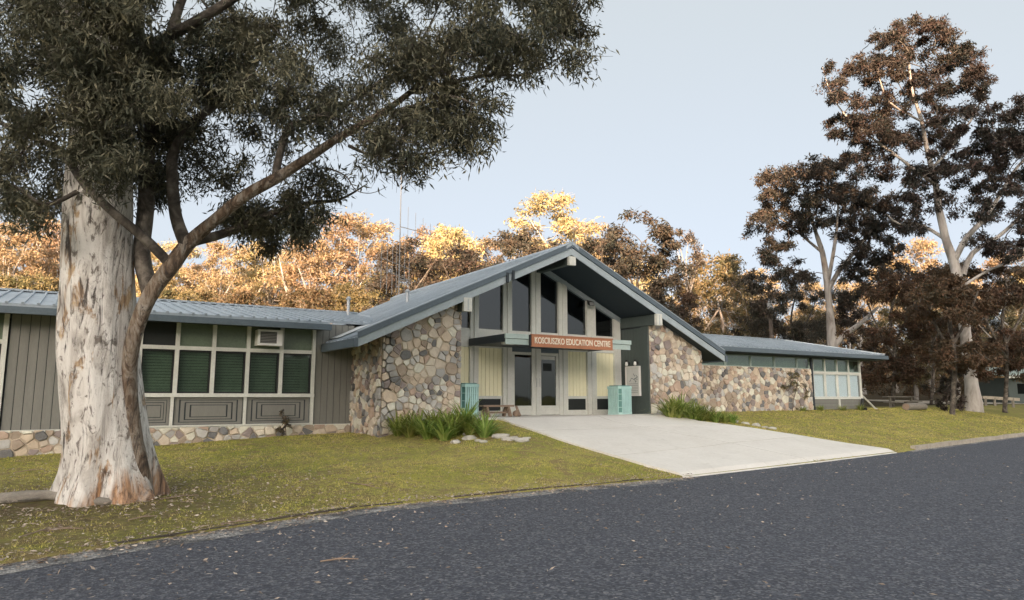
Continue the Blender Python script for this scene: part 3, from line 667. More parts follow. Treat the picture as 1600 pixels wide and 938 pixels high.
def build_entrance():
    k = YG / 18.8
    def zx(z): return 1.6 + (z - 1.6) * k
    P = [(10.50, 10.80), (11.70, 12.03), (12.80, 13.16), (13.90, 14.26), (15.12, 15.50), (16.34, 16.63)]
    P = [(a * k, b * k) for a, b in P]
    P[-1] = (P[-1][0], 17.08)
    ztr = zx(3.70)
    tops = lambda x: zu(x) - 0.14
    # posts: pale face with a darker return so that they read as timber
    for i, (a, b) in enumerate(P):
        lo = 1.03
        mb = MB().quad_prism([(a, YG - 0.10, lo), (b, YG - 0.10, lo), (b, YG - 0.10, tops(b) if b < XM else min(tops(a), tops(b)) + SL * (b - a)), (a, YG - 0.10, tops(a))], (0, 0.22, 0))
        part('post', mb, 'trim', B)
        w = (b - a) * 0.42
        if i < 5: part('post_fillet', MB().quad_prism([(a + w, YG - 0.135, lo), (b - 0.02, YG - 0.135, lo), (b - 0.02, YG - 0.135, tops(b) - 0.03), (a + w, YG - 0.135, tops(a + w) - 0.03)], (0, 0.034, 0)), 'trim', B)
    # raking head following the roof
    for sgn in (-1, 1):
        a = (XM, zu(XM)); x2 = 9.66 if sgn < 0 else 17.12
        mb = MB().quad_prism([(XM, YG - 0.12, zu(XM) - 0.02), (x2, YG - 0.12, zu(x2) - 0.02), (x2, YG - 0.12, zu(x2) - 0.20), (XM, YG - 0.12, zu(XM) - 0.20)], (0, 0.26, 0))
        part('raking_head', mb, 'barge', B)
    part('transom', MB().box(9.66, 17.08, YG - 0.085, YG + 0.10, ztr - 0.24, ztr), 'trim', B)
    # bays
    E = [9.66] + [v for p in P for v in p]
    bays = [(E[0], P[0][0])] + [(P[i][1], P[i + 1][0]) for i in range(5)]
    for i, (a, b) in enumerate(bays):
        # upper pane (trapezium)
        t = lambda x: zu(x) - 0.20
        poly = [(a, YG, ztr), (b, YG, ztr), (b, YG, t(b)), (a, YG, t(a))]
        if a < XM < b: poly = [(a, YG, ztr), (b, YG, ztr), (b, YG, t(b)), (XM, YG, t(XM)), (a, YG, t(a))]
        part('upper_pane', MB().quad_prism(poly, (0, 0.012, 0)), 'dark_glass', B)
        part('glazing_bead', MB().box(a + 0.002, b - 0.002, YG - 0.05, YG - 0.002, ztr + 0.001, ztr + 0.05), 'trim', B)
        if i == 3 or i == 2: continue
        z0, z1 = zx(1.66), zx(3.16)
        f = MB().box(a, b, YG - 0.05, YG + 0.05, z1, ztr - 0.24).box(a, b, YG - 0.05, YG + 0.05, zx(1.57), z0).box(a, b, YG - 0.05, YG + 0.05, 1.03, zx(1.20))
        fr = part('bay_frame', f, 'trim', B)
        n = max(2, round((b - a) / 0.16)); w = (b - a) / n
        for j in range(n):
            part('panel_board', MB().box(a + j * w + 0.006, a + (j + 1) * w - 0.006, YG - 0.012 + 0.003 * (j % 2), YG + 0.03, z0, z1), 'yellow', fr)
        part('panel_backing', MB().box(a, b, YG + 0.02, YG + 0.04, z0 - .02, z1 + .02), 'yellow', fr)
        part('vent', MB().box(a + 0.04, b - 0.04, YG - 0.01, YG + 0.03, zx(1.20), zx(1.57)), 'vent', fr)
        part('vent_frame', MB().box(a, a + 0.05, YG - 0.045, YG + 0.045, zx(1.20), zx(1.57)).box(b - 0.05, b, YG - 0.045, YG + 0.045, zx(1.20), zx(1.57)), 'trim', fr)
    # bay 2 (index 2 and 3) = double door
    a, b = P[1][1], P[3][0]; m = (a + b) / 2 + 0.06
    zt = zx(3.08)
    part('door_head', MB().box(a, b, YG - 0.07, YG + 0.07, zt, ztr - 0.24), 'fascia', B)
    for x0, x1, side in ((a + 0.005, m - 0.006, -1), (m + 0.006, b - 0.005, 1)):
        z0 = 1.045; st = 0.115
        f = MB().box(x0, x0 + st, YG - 0.075, YG - 0.02, z0, zt - 0.01).box(x1 - st, x1, YG - 0.075, YG - 0.02, z0, zt - 0.01)
        f.box(x0 + st, x1 - st, YG - 0.073, YG - 0.022, z0, z0 + 0.30).box(x0 + st, x1 - st, YG - 0.073, YG - 0.022, zt - 0.10, zt - 0.01)
        d = part('door', f, 'trim', B)
        part('pane', MB().box(x0 + st - .01, x1 - st + .01, YG - 0.055, YG - 0.045, z0 + 0.29, zt - 0.09), 'dark_glass', d)
        hx = x1 - 0.06 if side < 0 else x0 + 0.06
        h = MB().tube([(hx, YG - 0.08, 1.95), (hx, YG - 0.14, 1.97), (hx, YG - 0.14, 2.25), (hx, YG - 0.08, 2.27)], [0.014] * 4, 8).box(hx - 0.03, hx + 0.03, YG - 0.085, YG - 0.074, 1.88, 2.34)
        part('handle', h, 'galv', d)
        if side > 0:
            part('door_notice', MB().box(x0 + st + 0.03, x1 - st - 0.03, YG - 0.062, YG - 0.056, zt - 0.24, zt - 0.115), 'paper', d)
            part('door_notice', MB().box(x0 + st + 0.14, x1 - st - 0.17, YG - 0.062, YG - 0.056, zt - 0.62, zt - 0.36), 'vent', d)
    # the lobby behind the glass
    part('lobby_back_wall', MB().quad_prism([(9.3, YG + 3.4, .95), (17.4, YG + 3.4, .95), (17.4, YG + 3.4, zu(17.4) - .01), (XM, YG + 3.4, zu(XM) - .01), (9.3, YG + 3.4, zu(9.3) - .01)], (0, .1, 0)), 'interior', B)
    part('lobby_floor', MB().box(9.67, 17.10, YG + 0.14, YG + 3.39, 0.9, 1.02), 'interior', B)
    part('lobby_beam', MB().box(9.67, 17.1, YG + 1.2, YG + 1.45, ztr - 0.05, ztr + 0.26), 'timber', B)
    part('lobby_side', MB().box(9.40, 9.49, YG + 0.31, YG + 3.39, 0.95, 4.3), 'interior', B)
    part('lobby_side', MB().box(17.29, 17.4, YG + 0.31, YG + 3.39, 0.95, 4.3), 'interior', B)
    # canopy: flat box cantilevered over the doors, with pale two-step fascia
    cx0, cx1, cy = 10.74, 15.50, 16.97
    c = part('canopy', MB().box(cx0, cx1, cy + 0.06, YG - 0.14, 3.24, 3.40), 'fascia_dark', B)
    part('canopy_fascia', MB().box(cx0 - 0.03, cx1 + 0.03, cy + 0.02, cy + 0.055, 3.15, 3.31), 'trim_green', c)
    part('canopy_fascia', MB().box(cx0 - 0.05, cx1 + 0.05, cy - 0.01, cy + 0.055, 3.322, 3.455), 'trim_green', c)
    part('canopy_trim', MB().box(cx0 - 0.04, cx0 - 0.005, cy + 0.06, YG - 0.14, 3.22, 3.45), 'fascia_dark', c)
    part('canopy_trim', MB().box(cx1 + 0.005, cx1 + 0.04, cy + 0.06, YG - 0.14, 3.22, 3.45), 'fascia_dark', c)
    part('canopy_roof', MB().box(cx0 - 0.03, cx1 + 0.03, cy + 0.06, YG - 0.15, 3.403, 3.44), 'trim_green', c)
    for x in (11.0, 12.1, 12.75, 13.5, 14.9):
        part('downlight', MB().box(x - 0.2, x + 0.2, cy + 0.20, cy + 0.42, 3.17, 3.245), 'white', c)
build_entrance()

def build_main_roof():
    YE = 31.5; x0, x1 = 6.38, 20.45; T = 0.20
    def deck(sgn):
        xe = x0 if sgn < 0 else x1
        a, b = (xe, XM)
        zt = lambda x: zu(x) + T
        return MB().quad_prism([(XM, YB + 0.05, zt(XM)), (xe, YB + 0.05, zt(xe)), (xe, YB + 0.05, zu(xe) + 0.03), (XM, YB + 0.05, zu(XM) + 0.03)], (0, YE - YB - 0.05, 0))
    for sgn in (-1, 1):
        xe = x0 if sgn < 0 else x1
        d = part('roof', deck(sgn), 'roof', B)
        L = math.hypot(xe - XM, SL * (xe - XM)); n = int((YE - YB) / 0.30)
        rb = MB().bar((XM + sgn * 0.12, 0, zu(XM + sgn * 0.12) + T + 0.012), (xe + sgn * 0.01, 0, zu(xe) + T + 0.012), 0.05, 0.045)
        rm = rb.mesh('rib', (XM, 0, zu(XM))); rm.materials.append(MAT['roof'])
        for i in range(n): put('rib', rm, None, d, (XM, YB + 0.22 + i * 0.30, zu(XM)))
        # soffit lining
        s = MB().quad_prism([(XM, YB + 0.06, zu(XM) + 0.025), (xe, YB + 0.06, zu(xe) + 0.025), (xe, YB + 0.06, zu(xe) + 0.001), (XM, YB + 0.06, zu(XM) + 0.001)], (0, YE - YB - 0.1, 0))
        part('soffit', s, 'soffit', B)
        # barge: lower board, upper capping a little proud
        zb0, zb1, zc = -0.06, 0.16, 0.33
        b1 = MB().quad_prism([(XM, YB + 0.01, zu(XM) + zb1), (xe, YB + 0.01, zu(xe) + zb1), (xe, YB + 0.01, zu(xe) + zb0), (XM, YB + 0.01, zu(XM) + zb0)], (0, 0.038, 0))
        part('barge_board', b1, 'barge', B)
        b2 = MB().quad_prism([(XM, YB - 0.03, zu(XM) + zc), (xe, YB - 0.03, zu(xe) + zc), (xe, YB - 0.03, zu(xe) + zb1 + 0.015), (XM, YB - 0.03, zu(XM) + zb1 + 0.015)], (0, 0.079, 0))
        part('barge_capping', b2, 'fascia', B)
        b3 = MB().quad_prism([(XM, YB - 0.04, zu(XM) + zc + 0.03), (xe, YB - 0.04, zu(xe) + zc + 0.03), (xe, YB - 0.04, zu(xe) + zc + 0.002), (XM, YB - 0.04, zu(XM) + zc + 0.002)], (0, 0.26, 0))
        part('barge_flashing', b3, 'roof', B)
        # eave gutter
        y1 = 19.35 if sgn < 0 else 18.9
        g = MB().box(xe - 0.12 if sgn < 0 else xe + 0.01, xe - 0.01 if sgn < 0 else xe + 0.12, YB - 0.03, YE, zu(xe) - 0.06, zu(xe) + 0.16)
        part('gutter', g, 'fascia', B)
    part('ridge_capping', MB().quad_prism([(XM - 0.25, YB - 0.045, zu(XM - .25) + T + 0.14), (XM, YB - 0.045, zu(XM) + T + 0.17), (XM + 0.25, YB - 0.045, zu(XM + .25) + T + 0.14), (XM + 0.25, YB - 0.045, zu(XM + .25) + T + 0.02), (XM, YB - 0.045, zu(XM) + T + 0.05), (XM - 0.25, YB - 0.045, zu(XM - .25) + T + 0.02)], (0, YE - YB + 0.05, 0)), 'roof', B)
    # purlin beams whose pale ends show below the barge
    for x, zt, zb, ye in ((XM, 6.16, 5.80, YG), (9.62, zu(9.62) - 0.0, 4.06, YG), (17.17, zu(17.17) - 0.0, 4.08, YG)):
        zt = zu(x) - 0.005 if x != XM else zu(XM) - 0.06
        b = part('roof_beam', MB().box(x - 0.10, x + 0.10, YB + 0.10, ye, zb + 0.03, zt), 'cladding_dark', B)
        part('beam_end', MB().box(x - 0.13, x + 0.13, YB - 0.02 if x == XM else YB - 0.02, YB + 0.098, zb, zt - (0.0 if x != XM else 0.06)), 'trim', b)
        if x != XM: part('beam_end_groove', MB().box(x - 0.01, x + 0.01, YB - 0.028, YB - 0.018, zb + 0.02, zt - 0.04), 'barge', b)
    # small brackets on the barge
    for dx in (-0.10, 0.10):
        x = 11.05 + dx; part('barge_clip', MB().box(x - 0.04, x + 0.04, YB - 0.06, YB + 0.0, zu(x) - 0.06, zu(x) + 0.24), 'fascia_dark', B)
    # rear gable infill
    part('rear_gable', MB().quad_prism([(7.3, 30.75, 1), (19.7, 30.75, 1), (19.7, 30.75, zu(19.7) - .01), (XM, 30.75, zu(XM) - .01), (7.3, 30.75, zu(7.3) - .01)], (0, 0.1, 0)), 'cladding', B)
    # patch of pale sheet over the valley, lead flashing
    xa, xb = 6.45, 7.2
    pz = lambda x: zu(x) + T + 0.075
    part('roof_patch', MB().quad_prism([(xa, 19.05, pz(xa)), (xa + .9, 19.0, pz(xa + .9)), (xa + 1.0, 20.4, pz(xa + 1.0)), (xa + .1, 20.5, pz(xa + .1))], (0, 0, 0.012)), 'skylight', B)
    # vent pipes through the roof
    for p, h, r in (((8.30, 23.6), 1.0, 0.055), ((10.60, 23.7), 0.42, 0.06)):
        z = zu(p[0]) + T
        v = part('vent_pipe', MB().tube([(p[0], p[1], z - 0.1), (p[0], p[1], z + h)], [r, r], 10), 'galv', B)
        part('pipe_cowl', MB().tube([(p[0], p[1], z + h - 0.02), (p[0], p[1], z + h + 0.02), (p[0], p[1], z + h + 0.10)], [r * 1.5, r * 1.7, r * 0.7], 10), 'galv', v)
build_main_roof()

def build_wing_roofs():
    # left wing: low pitched gable, ridge along X
    pitch = 0.172; ye, yr = 19.35, 25.2; x0, x1 = -10, 6.30; zt = 3.74
    f = lambda y: zt + (y - ye) * pitch
    def slab(xa, xb): return MB().quad_prism([(xa, ye, f(ye)), (xa, yr, f(yr)), (xa, yr, f(yr) - 0.08), (xa, ye, f(ye) - 0.08)], (xb - xa, 0, 0))
    d = part('roof', slab(x0, x1), 'roof', B)
    d2 = part('roof', MB().quad_prism([(x1 + .002, 20.2, f(20.2)), (x1 + .002, yr, f(yr)), (x1 + .002, yr, f(yr) - 0.08), (x1 + .002, 20.2, f(20.2) - 0.08)], (4.2, 0, 0)), 'roof', B)
    rm = MB().bar((0, ye - 0.03, f(ye - .03) + 0.015), (0, yr, f(yr) + 0.015), 0.055, 0.05).mesh('rib', (0, ye, zt)); rm.materials.append(MAT['roof'])
    x = x0 + 0.1
    while x < x1 - 0.03: put('rib', rm, None, d, (x, ye, zt)); x += 0.30
    rm2 = MB().bar((0, 20.2, f(20.2) + 0.015), (0, yr, f(yr) + 0.015), 0.055, 0.05).mesh('rib', (0, 20.2, zt)); rm2.materials.append(MAT['roof'])
    while x < 9.0: put('rib', rm2, None, d2, (x + 0.05, 20.2, zt)); x += 0.30
    part('roof', MB().quad_prism([(x0, yr + .002, f(yr)), (x0, 31.2, zt), (x0, 31.2, zt - 0.08), (x0, yr + .002, f(yr) - 0.08)], (18, 0, 0)), 'roof', B)
    part('ridge_capping', MB().box(x0, 9.2, yr - 0.15, yr + 0.15, f(yr) + 0.005, f(yr) + 0.06), 'roof', B)
    part('gutter', MB().quad_prism([(x0, ye - 0.13, 3.50), (x0, ye - 0.14, 3.66), (x0, ye - 0.005, 3.66), (x0, ye - 0.005, 3.50)], (x1 - x0 - 0.0, 0, 0)), 'fascia', B)
    part('fascia_board', MB().box(x0, x1 - 0.01, ye, ye + 0.03, 3.50, 3.655), 'fascia_dark', B)
    part('soffit', MB().box(x0, x1 - 0.02, ye + 0.035, YL + 0.3, 3.555, 3.575), 'soffit', B)
    # right wing: hipped
    xe, ye, dd, zt, zr = 34.15, 18.98, 3.3, 3.70, 4.50
    xi = 18.5
    A, Bp, C_, D_ = (xi, ye, zt), (xe, ye, zt), (xe - dd, ye + dd, zr), (xi, ye + dd, zr)
    yb = ye + 2 * dd + 4
    fr = part('roof', MB().quad_prism([A, Bp, C_, D_], (0, 0, -0.06)), 'roof', B)
    part('roof', MB().quad_prism([(xe, ye, zt - .001), (xe, yb, zt), (xe - dd, yb - dd, zr), (xe - dd, ye + dd, zr - .001)], (0, 0, -0.06)), 'roof', B)
    part('roof', MB().quad_prism([(xi, ye + dd, zr - .002), (xe - dd, ye + dd, zr - .002), (xe - dd, yb - dd, zr + .05), (xi, yb - dd, zr + .05)], (0, 0, -0.06)), 'roof', B)
    part('roof', MB().quad_prism([(xi, yb - dd, zr), (xe - dd, yb - dd, zr), (xe, yb, zt), (xi, yb, zt)], (0, 0, -0.06)), 'roof', B)
    sl = (zr - zt) / dd; x = 20.9
    while x < xe - 0.1:
        run = min(dd, xe - x)
        part('rib', MB().bar((x, ye - 0.02, zt + 0.012), (x, ye + run, zt + run * sl + 0.012), 0.05, 0.045), 'roof', fr); x += 0.30
    part('hip_capping', MB().bar((xe, ye, zt + 0.03), (xe - dd, ye + dd, zr + 0.03), 0.22, 0.04), 'roof', B)
    part('ridge_capping', MB().bar((xi, ye + dd, zr + 0.03), (xe - dd, ye + dd, zr + 0.03), 0.24, 0.04), 'roof', B)
    part('gutter', MB().box(20.45, xe + 0.02, ye - 0.13, ye - 0.005, zt - 0.22, zt - 0.045), 'fascia', B)
    part('gutter', MB().box(xe + 0.005, xe + 0.13, ye - 0.12, yb, zt - 0.22, zt - 0.045), 'fascia', B)
    part('soffit', MB().box(20.5, xe - 0.02, ye + 0.02, YR + 0.2, zt - 0.26, zt - 0.24), 'soffit', B)
    part('soffit', MB().box(33.0, xe - 0.02, YR + 0.21, yb, zt - 0.26, zt - 0.24), 'soffit', B)
    # high strip lights above the stone wall
    xs = [20.0, 21.6, 23.2, 24.8, 26.4, 28.0, 28.95]
    for a, b in zip(xs, xs[1:]): window_unit(a + 0.02, b - 0.02, 2.925, 3.42, YR + 0.06, 0.03, 0.06, 'glass', 'pale_green_panel', None, 'strip_window')
    part('strip_backing', MB().box(20.0, 28.95, YR + 0.25, YR + 0.28, 2.9, 3.42), 'pale_green_panel', B)
    part('corner_post', MB().box(28.97, 29.10, YR - 0.03, YR + 0.15, 0.7, 3.42), 'fascia_dark', B)
    X = [29.10, 30.04, 31.01, 31.95, 32.92]
    for a, b in zip(X, X[1:]):
        window_unit(a + 0.03, b - 0.03, 1.63, 2.72, YR + 0.03, 0.035, 0.07, 'pale_glass', 'trim', None)
        part('roller_blind', MB().box(a + 0.06, b - 0.06, YR + 0.09, YR + 0.10, 1.66, 2.70), 'blue_blind', B)
        window_unit(a + 0.03, b - 0.03, 2.82, 3.40, YR + 0.03, 0.03, 0.06, 'glass', 'pale_green_panel', None, 'upper_window')
    for x in X: part('mullion', MB().box(x - 0.028, x + 0.028, YR - 0.03, YR + 0.10, 1.63, 3.42), 'trim', B)
    part('upper_backing', MB().box(29.12, 32.9, YR + 0.25, YR + 0.28, 2.75, 3.42), 'pale_green_panel', B)
    part('transom', MB().box(29.13, 32.89, YR - 0.02, YR + 0.08, 2.725, 2.815), 'trim', B)
    part('sill', MB().box(29.1, 32.96, YR - 0.06, YR + 0.12, 1.54, 1.625), 'trim', B)
    lp = part('lower_wall', MB().box(29.1, 32.98, YR + 0.03, YR + 0.2, 0.6, 1.54), 'fascia_dark', B)
    for j in range(5): part('plank', MB().box(29.11, 32.9, YR - 0.005 + 0.004 * (j % 2), YR + 0.028, 0.66 + j * 0.175, 0.825 + j * 0.175), 'cladding', lp)
    part('post', MB().box(30.97, 31.06, YR - 0.05, YR + 0.028, 0.7, 1.54), 'trim', B)
build_wing_roofs()

# ------------------------------------------------------------------ small things about the building
def build_sign():
    y = 16.955; t = thing('sign_board', (13.1, y, 3.12), 'brown timber sign with cream capital lettering fixed to the entrance canopy', 'sign')
    part('board', MB().box(11.57, 14.70, y - 0.045, y + 0.004, 3.125, 3.445), 'sign', t)
    part('frame', MB().box(11.55, 14.72, y - 0.06, y + 0.004, 3.447, 3.475).box(11.55, 14.72, y - 0.06, y + 0.004, 3.10, 3.123), 'sign', t)
    part('end_cap', MB().box(11.50, 11.549, y - 0.05, y + 0.004, 3.12, 3.45), 'black', t)
    cu = bpy.data.curves.new('lettering', 'FONT'); cu.body = 'KOSCIUSZKO EDUCATION CENTRE'; cu.size = 0.26; cu.extrude = 0.008; cu.align_x = 'CENTER'; cu.align_y = 'CENTER'; cu.offset = 0.004
    o = bpy.data.objects.new('tmp', cu); COL.objects.link(o); dg = bpy.context.evaluated_depsgraph_get()
    me = bpy.data.meshes.new_from_object(o.evaluated_get(dg)); bpy.data.objects.remove(o)
    me.name = 'lettering'; me.materials.clear(); wdt = max(v.co.x for v in me.vertices) - min(v.co.x for v in me.vertices)
    k = 2.92 / wdt
    for v in me.vertices: v.co = Vector((v.co.x * k, -v.co.z, v.co.y))
    put('lettering', me, 'letter', t, (13.13, y - 0.054, 3.285))
build_sign()

def build_bin(cx, cy, z0, h, w, rot, label):
    t = thing('litter_bin', (cx, cy, z0), label, 'bin', 'turquoise bins at the entrance')
    c, s = math.cos(rot), math.sin(rot)
    def T(x, y, z): return Vector((cx + x * c - y * s, cy + x * s + y * c, z0 + z))
    def ring(hw, ch): return [(-hw + ch, -hw), (hw - ch, -hw), (hw, -hw + ch), (hw, hw - ch), (hw - ch, hw), (-hw + ch, hw), (-hw, hw - ch), (-hw, -hw + ch)]
    def prism(hw, ch, za, zb):
        return MB().quad_prism([T(x, y, za) for x, y in ring(hw, ch)], (0, 0, zb - za))
    hw = w / 2; ch = w * 0.14
    part('body', prism(hw - 0.025, ch, 0.02, h - 0.03), 'bin_dark', t)
    part('base', prism(hw, ch, 0.0, 0.09), 'bin', t)
    part('top', prism(hw + 0.008, ch, h - 0.085, h), 'bin', t)
    part('lid', prism(hw - 0.04, ch, h + 0.001, h + 0.03), 'bin_dark', t)
    n = 6
    for side in range(4):
        a = side * math.pi / 2; ca, sa = math.cos(a), math.sin(a)
        for i in range(n):
            u = -hw + ch + (2 * hw - 2 * ch) * (i + 0.5) / n; ww = (2 * hw - 2 * ch) / n * 0.36
            P = [(u - ww, -hw), (u + ww, -hw), (u + ww, -hw + 0.03), (u - ww, -hw + 0.03)]
            part('slat', MB().quad_prism([T(x * ca - y * sa, x * sa + y * ca, 0.09) for x, y in P], (0, 0, h - 0.175)), 'bin', t)
    for i in range(3):
        part('band', prism(hw - 0.008, ch * 0.95, 0.25 + i * (h - 0.3) / 3, 0.268 + i * (h - 0.3) / 3), 'bin', t)
build_bin(16.02, 18.12, 1.03, 0.96, 0.66, R(6), 'turquoise slatted litter bin standing below the wall notice case')
build_bin(10.30, 18.55, 1.03, 0.98, 0.60, R(0), 'turquoise slatted litter bin behind strappy plants beside the stone pier')

def build_bench():
    t = thing('bench', (11.0, 18.35, 1.03), 'low rustic plank bench on trestle legs left of the glass doors', 'bench')
    for i in range(2):
        part('seat_plank', MB().box(10.68, 11.78, 18.18 + i * 0.17, 18.34 + i * 0.17, 1.33 + 0.004 * i, 1.385), 'old_wood', t)
    for x in (10.85, 11.62):
        for s in (-1, 1):
            part('leg', MB().bar((x, 18.35 + s * 0.20, 1.03), (x, 18.35 + s * 0.05, 1.345), 0.11, 0.07, (1, 0, 0)), 'old_wood', t)
    part('brace', MB().bar((10.85, 18.35, 1.16), (11.62, 18.35, 1.16), 0.05, 0.06), 'old_wood', t)
    # doormat-side log offcut
    t = thing('log_stump', (11.85, 18.2, 1.03), 'short split log lying at the end of the rustic bench', 'log')
    rnd = random.Random(2)
    part('log', MB().tube([(11.78, 18.05, 1.12), (11.86, 18.2, 1.125), (11.96, 18.42, 1.12)], [0.085, 0.10, 0.08], 10, True, 0.2), 'old_wood', t, True)
    part('prop', MB().tube([(11.93, 18.1, 1.04), (11.83, 18.16, 1.36)], [0.05, 0.035], 8, True, 0.2), 'old_wood', t, True)
build_bench()

def build_notice():
    x = 17.085
    t = thing('notice_case', (x, 18.5, 1.67), 'white wall notice case on the dark green boards of the porch', 'notice board')
    y0, y1, z0, z1 = 18.20, 18.92, 1.67, 2.72
    part('back', MB().box(x - 0.05, x + 0.012, y0, y1, z0, z1), 'white', t)
    part('frame', MB().box(x - 0.075, x - 0.049, y0, y0 + 0.035, z0, z1).box(x - 0.075, x - 0.049, y1 - 0.035, y1, z0, z1).box(x - 0.073, x - 0.049, y0 + 0.035, y1 - 0.035, z0, z0 + 0.035).box(x - 0.073, x - 0.049, y0 + 0.035, y1 - 0.035, z1 - 0.035, z1), 'white', t)
    sh = part('sheet', MB().box(x - 0.056, x - 0.051, y0 + 0.04, y1 - 0.04, z0 + 0.04, z1 - 0.04), 'paper', t)
    rnd = random.Random(8)
    for i in range(9):
        yy = rnd.uniform(y0 + 0.08, y1 - 0.24); zz = z1 - 0.34 - rnd.random() * 0.22
        part('print', MB().bar((x - 0.0585, yy, zz), (x - 0.0585, yy + rnd.uniform(0.06, 0.16), zz + rnd.uniform(-.1, .1)), 0.003, 0.025, (0, 0, 1)), 'ink', sh)
    for i in range(6):
        zz = z0 + 0.12 + i * 0.06; part('print_line', MB().box(x - 0.0585, x - 0.0565, y0 + 0.09, y1 - 0.1 - 0.1 * rnd.random(), zz, zz + 0.012), 'ink', sh)
    for i, yy in enumerate((18.36, 18.80)):
        l = thing('wall_lamp', (x, yy, 2.80), 'small unlit wall spotlight with white bulb above the notice case', 'lamp', 'spotlights above the notice case')
        part('mount', MB().box(x - 0.05, x + 0.012, yy - 0.045, yy + 0.045, 2.78, 2.87), 'black', l)
        part('holder', MB().tube([(x - 0.045, yy, 2.83), (x - 0.10, yy, 2.88), (x - 0.10, yy, 2.94)], [0.028, 0.035, 0.045], 10), 'black', l)
        part('bulb', MB().tube([(x - 0.10, yy, 2.88), (x - 0.105, yy, 2.85), (x - 0.107, yy, 2.79), (x - 0.107, yy, 2.745), (x - 0.107, yy, 2.735)], [0.03, 0.042, 0.055, 0.05, 0.02], 12), 'white', l, True)
build_notice()

def build_flood():
    p = Vector((15.52, YG - 0.13, 4.92))
    t = thing('floodlight', p, 'small black floodlight fixed under the sloping gable head', 'lamp')
    part('bracket', MB().bar(p + Vector((0, 0.0, 0.12)), p + Vector((0, -0.14, 0.06)), 0.04, 0.03), 'black', t)
    part('head', MB().quad_prism([p + Vector(v) for v in ((-0.11, -0.26, -0.10), (0.11, -0.26, -0.10), (0.09, -0.12, -0.04), (-0.09, -0.12, -0.04))], (0, 0.03, 0.15)), 'black', t)
    part('lens', MB().quad_prism([p + Vector(v) for v in ((-0.09, -0.267, -0.085), (0.09, -0.267, -0.085), (0.09, -0.24, 0.03), (-0.09, -0.24, 0.03))], (0, 0.004, 0)), 'galv', t)
build_flood()

def build_ac():
    y = YL - 0.05; x0, x1, z0, z1 = 4.40, 5.06, 3.03, 3.46
    t = thing('air_conditioner', (4.73, y, z0), 'white box air conditioner set in the top row of left wing windows', 'air conditioner')
    part('case', MB().box(x0, x1, y - 0.30, y + 0.085, z0, z1), 'white', t)
    part('grille', MB().box(x0 + 0.06, x1 - 0.16, y - 0.308, y - 0.299, z0 + 0.06, z1 - 0.06), 'black', t)
    for i in range(7): part('louvre', MB().box(x0 + 0.06, x1 - 0.16, y - 0.318, y - 0.307, z0 + 0.075 + i * 0.042, z0 + 0.095 + i * 0.042), 'cladding', t)
build_ac()

def build_mast():
    b = Vector((14.7, 34.0, ground_z(14.7, 34))); 
    t = thing('antenna_mast', b, 'tall thin antenna mast with rods rising behind the entrance roof', 'antenna')
    top = 16.2
    part('pole', MB().tube([b, b + Vector((0, 0, 7)), (b.x, b.y, top)], [0.045, 0.035, 0.018], 8), 'mast', t)
    for i, z in enumerate((8.0, 8.6)):
        part('cross_arm', MB().bar((b.x - 1.1, b.y, z + 0.35), (b.x + 0.7, b.y, z - 0.15), 0.03, 0.03), 'mast', t)
    for i, (dx, z0, z1) in enumerate(((-1.05, 7.3, 10.1), (-0.72, 7.0, 9.9), (-0.42, 7.0, 9.9), (-0.18, 7.1, 9.8), (0.28, 7.2, 9.9), (0.55, 7.2, 9.4))):
        part('rod', MB().tube([(b.x + dx, b.y - 0.05, z0), (b.x + dx, b.y - 0.05, z1)], [0.02, 0.015], 6), 'mast', t)
    part('boom', MB().bar((b.x, b.y, 10.75), (b.x + 1.9, b.y, 10.55), 0.035, 0.035), 'mast', t)
    for i in range(4):
        x = b.x + 0.45 + i * 0.45; part('element', MB().tube([(x, b.y, 10.05 + 0.1 * i), (x, b.y, 11.9 - 0.25 * i)], [0.012, 0.012], 5), 'mast', t)
build_mast()

def build_pole():
    b0 = at_depth(1207, 560, 62); b = Vector((b0.x, b0.y, ground_z(b0.x, b0.y)))
    tp = at_depth(1207, 449, 62)
    t = thing('utility_pole', b, 'grey timber utility pole with short crossarm behind the right wing', 'pole')
    part('pole', MB().tube([b, (b.x, b.y, tp.z)], [0.20, 0.15], 10), 'pole', t)
    part('crossarm', MB().bar((b.x - 0.8, b.y + 0.5, tp.z - 0.35), (b.x + 0.8, b.y - 0.5, tp.z - 0.35), 0.12, 0.12), 'pole', t)
    part('transformer', MB().tube([(b.x - 0.3, b.y - 0.2, tp.z - 1.9), (b.x - 0.3, b.y - 0.2, tp.z - 1.0)], [0.22, 0.22], 10), 'galv', t)
build_pole()

